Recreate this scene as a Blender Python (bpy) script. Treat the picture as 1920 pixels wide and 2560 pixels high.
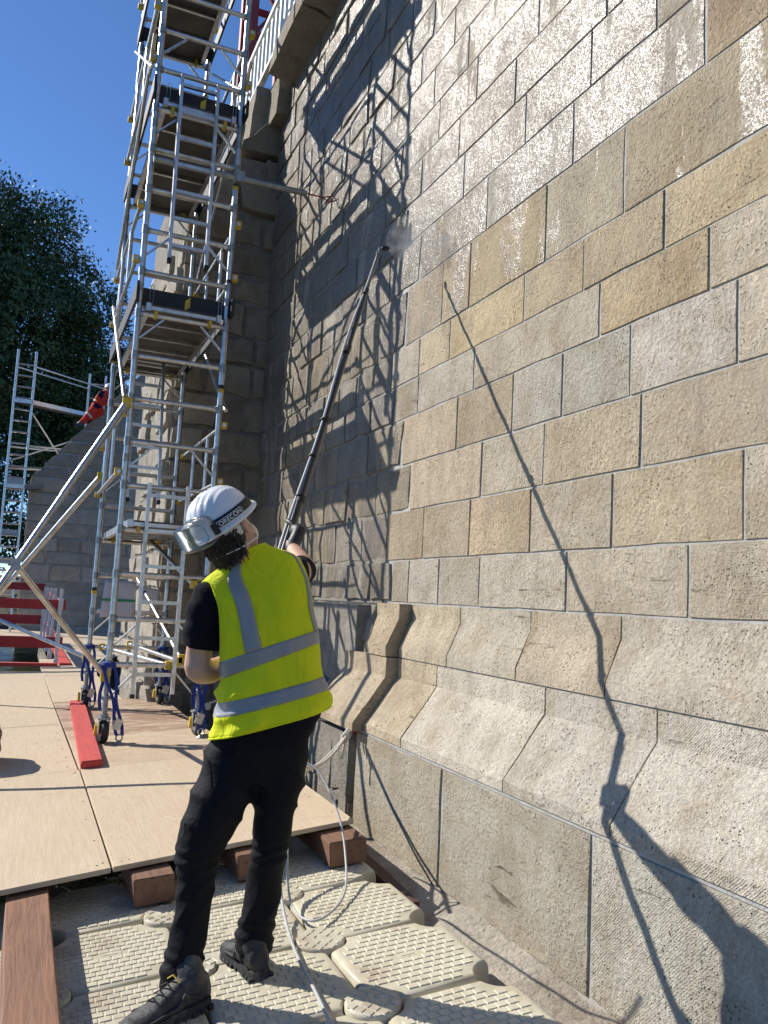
import bpy, bmesh, math, random
from mathutils import Vector, Matrix, noise, Quaternion

for o in list(bpy.data.objects):
    bpy.data.objects.remove(o, do_unlink=True)
scene = bpy.context.scene
col = scene.collection
V = Vector
R_ = math.radians

# ------------------------------------------------------------------ camera
CAM_R, CAM_U, CAM_F = V((0.9161, -0.3978, 0.0510)), V((-0.0887, -0.0767, 0.9931)), V((0.3909, 0.9143, 0.1059))
cd = bpy.data.cameras.new('camera')
cam = bpy.data.objects.new('camera', cd)
col.objects.link(cam)
m3 = Matrix((CAM_R, CAM_U, -CAM_F)).transposed()
cam.matrix_world = Matrix.Translation((0, 0, 1.25)) @ m3.to_4x4()
cd.sensor_fit = 'HORIZONTAL'
cd.sensor_width = 36.0
cd.lens = 39.19
cd.clip_start = 0.05
cd.clip_end = 2000
scene.camera = cam

# ------------------------------------------------------------------ sky + sun
SUN_DIR = V((1.0, -0.966, -0.94)).normalized()          # the way the light travels
w = bpy.data.worlds.new('World')
scene.world = w
w.use_nodes = True
wn = w.node_tree.nodes
wl = w.node_tree.links
wn.clear()
sky = wn.new('ShaderNodeTexSky')
sky.sky_type = 'NISHITA'
sky.sun_disc = False
sky.sun_elevation = R_(34.1)
sky.sun_rotation = R_(-46.0)
sky.altitude = 1800
sky.air_density = 1.0
sky.dust_density = 0.05
sky.ozone_density = 9.0
bg = wn.new('ShaderNodeBackground')
bg.inputs['Strength'].default_value = 0.122
wo = wn.new('ShaderNodeOutputWorld')
wl.new(sky.outputs[0], bg.inputs[0])
wl.new(bg.outputs[0], wo.inputs[0])
sd = bpy.data.lights.new('sun', 'SUN')
sd.energy = 5.0
sd.angle = R_(0.5)
sd.color = (1.0, 0.94, 0.84)
sun = bpy.data.objects.new('sun', sd)
sun.rotation_euler = SUN_DIR.to_track_quat('-Z', 'Y').to_euler()
sun.location = (-8, 10, 12)
col.objects.link(sun)
scene.view_settings.view_transform = 'Standard'
scene.view_settings.look = 'None'
scene.view_settings.exposure = 0.42
scene.view_settings.gamma = 1.0
scene.render.engine = 'CYCLES'

# ------------------------------------------------------------------ helpers
def tag(o, label=None, cat=None, group=None, kind=None):
    if label: o['label'] = label
    if cat: o['category'] = cat
    if group: o['group'] = group
    if kind: o['kind'] = kind
    return o

def empty(name, loc=(0, 0, 0), rot=None):
    o = bpy.data.objects.new(name, None)
    o.empty_display_size = 0.1
    o.location = loc
    if rot: o.rotation_euler = rot
    col.objects.link(o)
    return o

def thing(name, label, cat, loc=(0, 0, 0), group=None, kind=None, rot=None):
    return tag(empty(name, loc, rot), label, cat, group, kind)

class MB:
    """collects verts and faces, builds ONE mesh object"""
    def __init__(s):
        s.v = []; s.f = []
    def add(s, vs, fs):
        b = len(s.v)
        s.v += [tuple(p) for p in vs]
        s.f += [tuple(i + b for i in q) for q in fs]
        return s
    def box(s, c, size, rot=None, taper=1.0):
        c = V(c); hx, hy, hz = [k / 2 for k in size]
        ps = [V((x * hx * (taper if z > 0 else 1), y * hy * (taper if z > 0 else 1), z * hz)) for z in (-1, 1) for x, y in ((-1, -1), (1, -1), (1, 1), (-1, 1))]
        if rot is not None: ps = [rot @ p for p in ps]
        s.add([p + c for p in ps], [(3, 2, 1, 0), (4, 5, 6, 7), (0, 1, 5, 4), (1, 2, 6, 5), (2, 3, 7, 6), (3, 0, 4, 7)])
        return s
    def beam(s, a, b, wd, ht, up=(0, 0, 1)):
        a = V(a); b = V(b); d = (b - a); L = d.length; d.normalize()
        x = d.cross(V(up))
        if x.length < 1e-4: x = d.cross(V((0, 1, 0)))
        x.normalize(); u = x.cross(d)
        ps = []
        for e in (a, b):
            for i, j in ((-1, -1), (1, -1), (1, 1), (-1, 1)):
                ps.append(e + x * (i * wd / 2) + u * (j * ht / 2))
        s.add(ps, [(3, 2, 1, 0), (4, 5, 6, 7), (0, 1, 5, 4), (1, 2, 6, 5), (2, 3, 7, 6), (3, 0, 4, 7)])
        return s
    def tube(s, pts, r, n=10, caps=True, closed=False):
        pts = [V(p) for p in pts]
        rs = r if isinstance(r, (list, tuple)) else [r] * len(pts)
        t0 = (pts[1] - pts[0]).normalized()
        ref = V((0, 0, 1)) if abs(t0.z) < 0.9 else V((1, 0, 0))
        x = t0.cross(ref).normalized()
        rings = []
        for i, p in enumerate(pts):
            a = pts[max(i - 1, 0)]; b = pts[min(i + 1, len(pts) - 1)]
            if closed:
                a = pts[i - 1]; b = pts[(i + 1) % len(pts)]
            t = (b - a).normalized()
            x = (x - t * x.dot(t)).normalized()
            y = t.cross(x)
            rings.append([p + (x * math.cos(2 * math.pi * k / n) + y * math.sin(2 * math.pi * k / n)) * rs[i] for k in range(n)])
        vs = [q for g in rings for q in g]
        fs = []
        m = len(pts)
        for i in range(m if closed else m - 1):
            for k in range(n):
                i2 = (i + 1) % m
                fs.append((i * n + k, i * n + (k + 1) % n, i2 * n + (k + 1) % n, i2 * n + k))
        if caps and not closed:
            fs.append(tuple(range(n - 1, -1, -1)))
            fs.append(tuple(range((m - 1) * n, m * n)))
        s.add(vs, fs)
        return s
    def cyl(s, a, b, r, n=12):
        return s.tube([a, b], r, n)
    def lathe(s, prof, c, axis=(0, 0, 1), n=20):
        c = V(c); ax = V(axis).normalized()
        ref = V((1, 0, 0)) if abs(ax.x) < 0.9 else V((0, 1, 0))
        x = ax.cross(ref).normalized(); y = ax.cross(x)
        vs = []; fs = []
        for r, h in prof:
            for k in range(n):
                a = 2 * math.pi * k / n
                vs.append(c + ax * h + (x * math.cos(a) + y * math.sin(a)) * r)
        for i in range(len(prof) - 1):
            for k in range(n):
                fs.append((i * n + k, i * n + (k + 1) % n, (i + 1) * n + (k + 1) % n, (i + 1) * n + k))
        fs.append(tuple(range(n - 1, -1, -1))); fs.append(tuple(range((len(prof) - 1) * n, len(prof) * n)))
        s.add(vs, fs)
        return s
    def grid(s, rows, close_u=False):
        """rows: list of equal-length point lists"""
        n = len(rows[0]); vs = [p for r in rows for p in r]; fs = []
        for i in range(len(rows) - 1):
            for k in range(n if close_u else n - 1):
                k2 = (k + 1) % n
                fs.append((i * n + k, i * n + k2, (i + 1) * n + k2, (i + 1) * n + k))
        s.add(vs, fs)
        return s
    def mesh(s, name):
        me = bpy.data.meshes.new(name)
        me.from_pydata(s.v, [], s.f)
        bm = bmesh.new(); bm.from_mesh(me)
        bmesh.ops.recalc_face_normals(bm, faces=bm.faces)
        bm.to_mesh(me); bm.free()
        return me
    def build(s, name, mat, parent=None, smooth=False, local=False, kind=None, autosmooth=None):
        return link(s.mesh(name), name, mat, parent, smooth, local, kind, autosmooth)

def link(me, name, mat, parent=None, smooth=False, local=False, kind=None, autosmooth=None):
    o = bpy.data.objects.new(name, me)
    if mat is not None:
        me.materials.clear(); me.materials.append(mat)
    col.objects.link(o)
    if parent is not None:
        o.parent = parent
        if not local:
            mw = Matrix.LocRotScale(parent.location, parent.rotation_euler, parent.scale)
            pp = parent
            while pp.parent is not None:
                pp = pp.parent
                mw = Matrix.LocRotScale(pp.location, pp.rotation_euler, pp.scale) @ mw if False else mw
            o.matrix_parent_inverse = root_matrix(parent).inverted()
    if smooth:
        for p in me.polygons: p.use_smooth = True
    if autosmooth:
        for p in me.polygons: p.use_smooth = True
        me.set_sharp_from_angle(angle=R_(autosmooth))
    if kind: o['kind'] = kind
    return o

def root_matrix(o):
    m = Matrix.LocRotScale(o.location, o.rotation_euler, o.scale)
    if o.parent is not None:
        m = root_matrix(o.parent) @ o.matrix_parent_inverse @ m
    return m

def copy_part(src, parent, matrix=None):
    c = src.copy(); col.objects.link(c); c.parent = parent
    return c

def copy_tree(o, parent=None):
    c = o.copy(); col.objects.link(c); c.parent = parent
    for ch in [k for k in bpy.data.objects if k.parent == o]:
        copy_tree(ch, c)
    return c

def smoothstep(a, b, x):
    t = max(0.0, min(1.0, (x - a) / (b - a)))
    return t * t * (3 - 2 * t)

def tilt(x, y):
    """the pontoon lists: the side by the wall rides higher, most at the near end"""
    if y <= 4: s = 0.09
    elif y <= 8: s = 0.09 + (0.055 - 0.09) * (y - 4) / 4
    elif y <= 14: s = 0.055 * (1 - (y - 8) / 6)
    else: s = 0.0
    return s * (x - 0.6)

def nz(p, s, seed=0.0):
    return noise.noise(V(p) * s + V((seed, seed * 1.7, -seed)))

# ------------------------------------------------------------------ materials
class NT:
    def __init__(s, name):
        s.m = bpy.data.materials.new(name); s.m.use_nodes = True
        s.t = s.m.node_tree; s.n = s.t.nodes
        s.n.clear()
        s.out = s.n.new('ShaderNodeOutputMaterial')
        s.p = s.n.new('ShaderNodeBsdfPrincipled')
        s.t.links.new(s.p.outputs[0], s.out.inputs[0])
    def node(s, typ, **kw):
        nd = s.n.new(typ)
        for k, v in kw.items(): setattr(nd, k, v)
        return nd
    def lk(s, a, b): s.t.links.new(a, b)
    def set(s, nd, **kw):
        for k, v in kw.items(): nd.inputs[k].default_value = v
    def coords(s, kind='Object', scale=(1, 1, 1), rnd=True):
        tc = s.node('ShaderNodeTexCoord')
        mp = s.node('ShaderNodeMapping')
        mp.inputs['Scale'].default_value = scale
        s.lk(tc.outputs[kind], mp.inputs['Vector'])
        if rnd:
            oi = s.node('ShaderNodeObjectInfo')
            mu = s.node('ShaderNodeMath', operation='MULTIPLY'); mu.inputs[1].default_value = 37.0
            s.lk(oi.outputs['Random'], mu.inputs[0])
            cb = s.node('ShaderNodeCombineXYZ')
            for i in range(3): s.lk(mu.outputs[0], cb.inputs[i])
            s.lk(cb.outputs[0], mp.inputs['Location'])
        return mp.outputs[0]
    def noise(s, vec, scale, detail=4, rough=0.6, dist=0.0):
        nd = s.node('ShaderNodeTexNoise')
        nd.inputs['Scale'].default_value = scale; nd.inputs['Detail'].default_value = detail
        nd.inputs['Roughness'].default_value = rough; nd.inputs['Distortion'].default_value = dist
        s.lk(vec, nd.inputs['Vector'])
        return nd.outputs['Fac']
    def voro(s, vec, scale, feature='F1', rnd=1.0):
        nd = s.node('ShaderNodeTexVoronoi', feature=feature)
        nd.inputs['Scale'].default_value = scale
        nd.inputs['Randomness'].default_value = rnd
        s.lk(vec, nd.inputs['Vector'])
        return nd.outputs['Distance']
    def ramp(s, fac, stops, interp='LINEAR'):
        nd = s.node('ShaderNodeValToRGB'); cr = nd.color_ramp; cr.interpolation = interp
        cr.elements[0].position = stops[0][0]; cr.elements[1].position = stops[-1][0]
        c = lambda v: (v, v, v, 1) if isinstance(v, (int, float)) else (*v, 1)
        cr.elements[0].color = c(stops[0][1]); cr.elements[1].color = c(stops[-1][1])
        for p, v in stops[1:-1]:
            e = cr.elements.new(p); e.color = c(v)
        s.lk(fac, nd.inputs[0])
        return nd.outputs[0]
    def math(s, op, a, b=None, clamp=False):
        nd = s.node('ShaderNodeMath', operation=op); nd.use_clamp = clamp
        for i, x in enumerate((a, b)):
            if x is None: continue
            if isinstance(x, (int, float)): nd.inputs[i].default_value = x
            else: s.lk(x, nd.inputs[i])
        return nd.outputs[0]
    def mix(s, fac, a, b, mode='MIX'):
        nd = s.node('ShaderNodeMix', data_type='RGBA', blend_type=mode)
        for sock, x in ((nd.inputs[0], fac), (nd.inputs[6], a), (nd.inputs[7], b)):
            if isinstance(x, (int, float)): sock.default_value = x
            elif isinstance(x, (tuple, list)): sock.default_value = (*x, 1) if len(x) == 3 else x
            else: s.lk(x, sock)
        return nd.outputs[2]
    def bump(s, h, dist, strength=1.0, prev=None):
        nd = s.node('ShaderNodeBump')
        nd.inputs['Strength'].default_value = strength; nd.inputs['Distance'].default_value = dist
        s.lk(h, nd.inputs['Height'])
        if prev is not None: s.lk(prev, nd.inputs['Normal'])
        return nd.outputs[0]
    def P(s, **kw):
        names = {'color': 'Base Color', 'rough': 'Roughness', 'metal': 'Metallic', 'normal': 'Normal', 'coat': 'Coat Weight', 'coat_rough': 'Coat Roughness', 'coat_normal': 'Coat Normal', 'spec': 'Specular IOR Level', 'trans': 'Transmission Weight', 'ior': 'IOR', 'alpha': 'Alpha', 'sheen': 'Sheen Weight', 'sss': 'Subsurface Weight'}
        for k, v in kw.items():
            sock = s.p.inputs[names[k]]
            if isinstance(v, (int, float)): sock.default_value = v
            elif isinstance(v, (tuple, list)): sock.default_value = (*v, 1)
            else: s.lk(v, sock)
        return s.m

def stone_material(name, rough_amt=1.0):
    t = NT(name)
    oi = t.node('ShaderNodeObjectInfo')
    at = t.node('ShaderNodeAttribute', attribute_type='OBJECT', attribute_name='wet')
    v = t.coords()
    vraw = t.coords(rnd=False)
    big = t.noise(v, 3.2, 5, 0.6, 0.6)
    mid = t.noise(v, 14, 5, 0.65)
    fine = t.noise(v, 85, 3, 0.7)
    c = t.mix(1.0, oi.outputs['Color'], t.ramp(big, [(0.25, (0.76, 0.69, 0.58)), (0.5, (1, 0.985, 0.95)), (0.8, (1.18, 1.16, 1.12))]), 'MULTIPLY')
    c = t.mix(t.ramp(mid, [(0.52, 0), (0.75, 0.55)]), c, (0.30, 0.22, 0.13))
    c = t.mix(t.ramp(t.noise(v, 5.0, 4, 0.6, 0.4), [(0.52, 0), (0.72, 0.45)]), c, (0.30, 0.265, 0.21))
    vstr = t.coords(scale=(3.0, 3.0, 0.7), rnd=False)
    c = t.mix(t.ramp(t.noise(vstr, 2.0, 6, 0.65, 0.5), [(0.50, 0), (0.70, 0.42)]), c, (0.24, 0.19, 0.13))
    c = t.mix(1.0, c, t.ramp(fine, [(0.3, 0.72), (0.7, 1.18)]), 'MULTIPLY')
    pits = t.voro(v, 62)
    pitm = t.math('MULTIPLY', t.ramp(pits, [(0.10, 1), (0.24, 0)]), t.ramp(t.noise(v, 9, 2), [(0.46, 0), (0.60, 1)]))
    c = t.mix(t.math('MULTIPLY', pitm, 0.9), c, (0.10, 0.08, 0.055))
    # long bedding cracks and gouges in some blocks
    vg = t.coords(scale=(1.0, 1.0, 9.0))
    gm = t.math('MULTIPLY', t.ramp(t.noise(vg, 2.2, 5, 0.7, 0.5), [(0.64, 0), (0.70, 1)]), t.ramp(t.noise(v, 1.3, 2), [(0.5, 0), (0.6, 1)]))
    c = t.mix(t.math('MULTIPLY', gm, 0.7), c, (0.15, 0.115, 0.08))
    # tooling marks
    wv = t.node('ShaderNodeTexWave', wave_type='BANDS', bands_direction='DIAGONAL')
    t.set(wv, Scale=58.0, Distortion=5.0, Detail=3.0)
    wv.inputs['Detail Scale'].default_value = 1.3
    t.lk(v, wv.inputs['Vector'])
    tool = t.math('MULTIPLY', wv.outputs['Fac'], t.ramp(t.noise(v, 2.6, 2), [(0.35, 0.05), (0.6, 1)]))
    wv2 = t.node('ShaderNodeTexWave', wave_type='BANDS', bands_direction='Z')
    t.set(wv2, Scale=64.0, Distortion=5.0, Detail=2.0)
    t.lk(v, wv2.inputs['Vector'])
    tool = t.math('ADD', tool, t.math('MULTIPLY', wv2.outputs['Fac'], t.ramp(t.noise(v, 2.1, 2), [(0.5, 0), (0.65, 0.9)])))
    n1 = t.bump(t.noise(v, 26, 5, 0.62), 0.013 * rough_amt, 0.9)
    n1 = t.bump(t.noise(v, 58, 4, 0.7), 0.009 * rough_amt, 0.9, n1)
    n1 = t.bump(tool, 0.0026, 0.6, n1)
    n1 = t.bump(fine, 0.0055 * rough_amt, 0.9, n1)
    n1 = t.bump(t.math('MULTIPLY', pitm, -1.0), 0.012, 0.9, n1)
    n1 = t.bump(t.math('MULTIPLY', gm, -1.0), 0.020, 0.9, n1)
    # wetness: washed stones carry a water film, running down in streaks
    vs = t.coords(scale=(2.2, 2.2, 0.55), rnd=False)
    runs = t.noise(vs, 2.4, 5, 0.62, 0.3)
    wet = t.ramp(t.math('ADD', runs, t.math('MULTIPLY', t.math('SUBTRACT', at.outputs['Fac'], 1.0), 0.5)), [(0.39, 0), (0.43, 1)])
    c = t.mix(t.math('MULTIPLY', wet, 0.55), c, (0.15, 0.12, 0.09))
    film = t.bump(t.noise(vraw, 140, 2, 0.7), 0.0030, 1.0)
    film = t.bump(t.noise(vraw, 12, 2, 0.5), 0.006, 1.0, film)
    # the film breaks up over the grain: only some grains shine
    def cells(sc):
        nd = t.node('ShaderNodeTexVoronoi', feature='F1'); nd.inputs['Scale'].default_value = sc
        t.lk(vraw, nd.inputs['Vector'])
        sp_ = t.node('ShaderNodeSeparateColor'); t.lk(nd.outputs['Color'], sp_.inputs[0])
        return sp_.outputs[0]
    grain = t.math('MULTIPLY', t.ramp(cells(95), [(0.15, 0.22), (0.72, 1)]), t.ramp(cells(230), [(0.15, 0.25), (0.60, 1)]))
    grain = t.math('MULTIPLY', grain, t.ramp(t.noise(vraw, 5, 3), [(0.30, 0.35), (0.60, 1.0)]))
    wetfilm = t.math('MULTIPLY', wet, grain)
    t.p.inputs['Coat IOR'].default_value = 1.74
    return t.P(color=c, rough=0.88, normal=n1, coat=wetfilm, coat_rough=0.24, coat_normal=film, spec=0.35)

def simple(name, colr, rough=0.6, metal=0.0, var=0.15, scale=20, bump=0.0, bscale=60, coords='Object', stretch=(1, 1, 1), dirt=None, **kw):
    t = NT(name)
    v = t.coords(coords, stretch)
    n = t.noise(v, scale, 4)
    c = t.mix(1.0, colr, t.ramp(n, [(0.25, 1 - var), (0.75, 1 + var)]), 'MULTIPLY')
    if dirt:
        c = t.mix(t.ramp(t.noise(v, scale * 0.35, 5, 0.65), [(0.5, 0), (0.68, dirt[1])]), c, dirt[0])
    a = dict(color=c, rough=rough, metal=metal)
    if bump:
        a['normal'] = t.bump(t.noise(v, bscale, 4, 0.65), bump)
    a.update(kw)
    return t.P(**a)

M = {}
M['stone'] = stone_material('ashlar_stone')
M['rubble'] = stone_material('rough_stone', 2.0)
M['mortar'] = simple('lime_mortar', (0.38, 0.37, 0.345), 0.95, 0, 0.25, 14, 0.006, 90)
M['old_mortar'] = simple('weathered_mortar', (0.245, 0.225, 0.19), 0.95, 0, 0.35, 11, 0.014, 60, dirt=((0.15, 0.13, 0.105), 0.6))
M['concrete'] = simple('old_concrete', (0.36, 0.325, 0.27), 0.95, 0, 0.3, 7, 0.016, 35, dirt=((0.16, 0.12, 0.09), 0.7))
M['alu'] = simple('dull_aluminium', (0.56, 0.56, 0.55), 0.36, 1.0, 0.22, 22, 0.0012, 90, dirt=((0.34, 0.29, 0.22), 0.55))
M['galv'] = simple('galvanised_steel', (0.34, 0.36, 0.36), 0.5, 1.0, 0.3, 30, 0.001, 80)
M['yellow'] = simple('yellow_plastic', (0.62, 0.43, 0.03), 0.5, 0, 0.2, 40, dirt=((0.2, 0.14, 0.05), 0.6))
M['black'] = simple('black_board', (0.014, 0.014, 0.016), 0.6, 0, 0.4, 12, 0.001, 60)
M['phenolic'] = simple('dark_platform_ply', (0.05, 0.043, 0.037), 0.55, 0, 0.4, 6, dirt=((0.12, 0.10, 0.08), 0.6))
M['timber_pale'] = simple('pale_board_edge', (0.45, 0.34, 0.2), 0.8, 0, 0.2, 10)
M['red_paint'] = simple('red_painted_wood', (0.52, 0.055, 0.045), 0.7, 0, 0.2, 9, 0.003, 40, stretch=(6, 1, 6), dirt=((0.30, 0.05, 0.035), 0.55))
M['red_board'] = simple('shaded_red_board', (0.33, 0.028, 0.026), 0.75, 0, 0.2, 6, 0.003, 40, dirt=((0.2, 0.03, 0.025), 0.5))  # darker copy of the red paint, the boards' shaded side put into the colour
M['red_steel'] = simple('red_painted_steel', (0.28, 0.035, 0.035), 0.55, 0, 0.25, 8, dirt=((0.4, 0.35, 0.33), 0.15))
M['blue_strap'] = simple('blue_webbing', (0.016, 0.038, 0.235), 0.75, 0, 0.25, 60, 0.001, 200)
M['white_paint'] = simple('grey_white_paint', (0.60, 0.62, 0.62), 0.5, 0, 0.12, 20, dirt=((0.3, 0.3, 0.28), 0.4))
M['paper'] = simple('white_sheet', (0.55, 0.56, 0.60), 0.6, 0, 0.08, 5, 0.01, 6)
M['green_print'] = simple('green_print', (0.02, 0.28, 0.12), 0.6)
M['pontoon'] = simple('cream_polyethylene', (0.50, 0.465, 0.355), 0.5, 0, 0.10, 9, 0.0008, 120, dirt=((0.33, 0.27, 0.17), 0.55), coords='Object')
M['pad'] = simple('cream_tread', (0.53, 0.495, 0.38), 0.55, 0, 0.12, 11, 0.0008, 140, dirt=((0.27, 0.19, 0.13), 0.6))
M['rope'] = simple('white_rope', (0.52, 0.49, 0.42), 0.85, 0, 0.2, 60, 0.002, 150)
M['hose'] = simple('grey_hose', (0.40, 0.41, 0.40), 0.5, 0, 0.12, 12)
M['black_pole'] = simple('carbon_pole', (0.016, 0.016, 0.016), 0.3, 0, 0.3, 40, coat=0.4)
M['brass'] = simple('worn_steel', (0.45, 0.44, 0.42), 0.35, 1.0, 0.2, 40)
M['leaf'] = None

def wood_material(name, base, dark, scale=(22, 1.6, 22)):
    t = NT(name)
    v = t.coords('Object', scale)
    n = t.noise(v, 2.2, 6, 0.65, 0.8)
    c = t.ramp(n, [(0.25, dark), (0.5, base), (0.78, tuple(min(1, k * 1.35) for k in base))])
    v2 = t.coords('Object')
    kn = t.voro(v2, 2.3)
    c = t.mix(t.ramp(kn, [(0.04, 0.9), (0.13, 0)]), c, tuple(k * 0.35 for k in dark))
    c = t.mix(t.ramp(t.noise(v2, 2.6, 4), [(0.5, 0), (0.72, 0.5)]), c, tuple(min(1, k * 1.5) for k in base))
    return t.P(color=c, rough=0.75, normal=t.bump(n, 0.004))
M['plank'] = wood_material('brown_plank_wood', (0.205, 0.098, 0.052), (0.10, 0.046, 0.026))
M['beam'] = wood_material('tropical_beam_wood', (0.17, 0.088, 0.052), (0.075, 0.034, 0.02))

M['dark_timber'] = wood_material('wet_dark_timber', (0.075, 0.038, 0.028), (0.035, 0.018, 0.014))

def ply_material():
    t = NT('birch_plywood')
    v = t.coords('Object', (34, 2.2, 1))
    v2 = t.coords('Object', rnd=False)
    g = t.noise(v, 2.0, 6, 0.65, 0.4)
    c = t.ramp(g, [(0.25, (0.46, 0.355, 0.235)), (0.55, (0.52, 0.415, 0.285)), (0.85, (0.575, 0.47, 0.34))])
    c = t.mix(t.ramp(t.noise(v2, 1.1, 5, 0.6), [(0.45, 0), (0.75, 0.45)]), c, (0.57, 0.46, 0.33))
    c = t.mix(t.ramp(t.noise(v2, 7, 5, 0.7), [(0.60, 0), (0.74, 0.4)]), c, (0.30, 0.20, 0.12))
    at = t.node('ShaderNodeAttribute', attribute_type='OBJECT', attribute_name='stain')
    vs = t.coords('Object', (1.2, 3.4, 1), rnd=False)
    st = t.math('MULTIPLY', at.outputs['Fac'], t.ramp(t.noise(vs, 2.3, 5, 0.62, 0.7), [(0.38, 0), (0.56, 1)]))
    c = t.mix(t.math('MULTIPLY', st, 0.72), c, (0.20, 0.088, 0.05))
    c = t.mix(t.ramp(t.noise(t.coords('Object', (5, 1.4, 1), rnd=False), 3.0, 6, 0.75, 1.0), [(0.57, 0), (0.70, 0.5)]), c, (0.63, 0.55, 0.44))
    c = t.mix(t.ramp(t.noise(t.coords('Object', (1.5, 6, 1), rnd=False), 2.2, 6, 0.75, 1.2), [(0.58, 0), (0.70, 0.5)]), c, (0.30, 0.21, 0.135))
    sp = t.voro(v2, 9)
    c = t.mix(t.ramp(sp, [(0.025, 0.7), (0.045, 0)]), c, (0.12, 0.08, 0.06))
    return t.P(color=c, rough=0.72, normal=t.bump(g, 0.002))
M['ply'] = ply_material()

def water_material():
    t = NT('river_water')
    v = t.coords('Object', (1, 1, 1), rnd=False)
    n = t.noise(v, 3.2, 4, 0.6, 0.6)
    c = t.ramp(t.noise(v, 5.5, 5, 0.7), [(0.4, (0.022, 0.032, 0.014)), (0.62, (0.055, 0.07, 0.028)), (0.7, (0.12, 0.125, 0.06))])
    return t.P(color=c, rough=0.12, normal=t.bump(n, 0.05), spec=0.5)
M['water'] = water_material()
M['soil'] = simple('bank_soil', (0.05, 0.045, 0.028), 0.95, 0, 0.35, 3, 0.05, 4)

def leaf_material(name, a, b):
    t = NT(name)
    v = t.coords('Object', rnd=False)
    c = t.mix(t.ramp(t.noise(v, 0.9, 3), [(0.35, 0), (0.65, 1)]), a, b)
    c = t.mix(1.0, c, t.ramp(t.noise(v, 9, 2), [(0.3, 0.7), (0.7, 1.3)]), 'MULTIPLY')
    return t.P(color=c, rough=0.6)
M['leaf'] = leaf_material('tree_leaves', (0.030, 0.062, 0.016), (0.062, 0.105, 0.028))
M['leaf2'] = leaf_material('broad_leaves', (0.026, 0.048, 0.012), (0.06, 0.088, 0.026))
M['bark'] = simple('bark', (0.06, 0.048, 0.035), 0.95, 0, 0.3, 12, 0.03, 20)

# ------------------------------------------------------------------ the setting
def sheet(name, x0, x1, y0, y1, z, mat, n=1, kind='structure'):
    mb = MB()
    mb.grid([[V((x0 + (x1 - x0) * i / n, y0 + (y1 - y0) * j / n, z)) for i in range(n + 1)] for j in range(n + 1)])
    return tag(mb.build(name, mat), kind=kind)
sheet('water', -900, 900, -300, 1500, -0.34, M['water'])

# concrete footing along the wall, uneven top, a step above the water
mb = MB()
rows = []
rng = random.Random(4)
for j in range(60):
    y = 0.2 + j * 0.145
    row = []
    for i, (x, z) in enumerate(((1.585, -0.45), (1.595, -0.10), (1.63, -0.06), (1.70, -0.045), (1.80, -0.035), (1.97, -0.02))):
        k = nz((x, y, 0), 3.0)
        row.append(V((x + (0.03 * abs(nz((0, y, i), 2.5)) if i < 3 else 0), y, z + 0.035 * k + 0.03 * nz((x, y, 3), 9))))
    rows.append(row)
mb.grid(rows)
tag(mb.build('concrete_footing', M['concrete'], smooth=True), kind='structure')

# ------------------------------------------------------------------ masonry
PALETTE = [(0.43, 0.365, 0.275), (0.405, 0.335, 0.245), (0.45, 0.395, 0.31), (0.43, 0.38, 0.30), (0.44, 0.37, 0.275), (0.44, 0.37, 0.265), (0.42, 0.38, 0.315), (0.385, 0.325, 0.245)]

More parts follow.
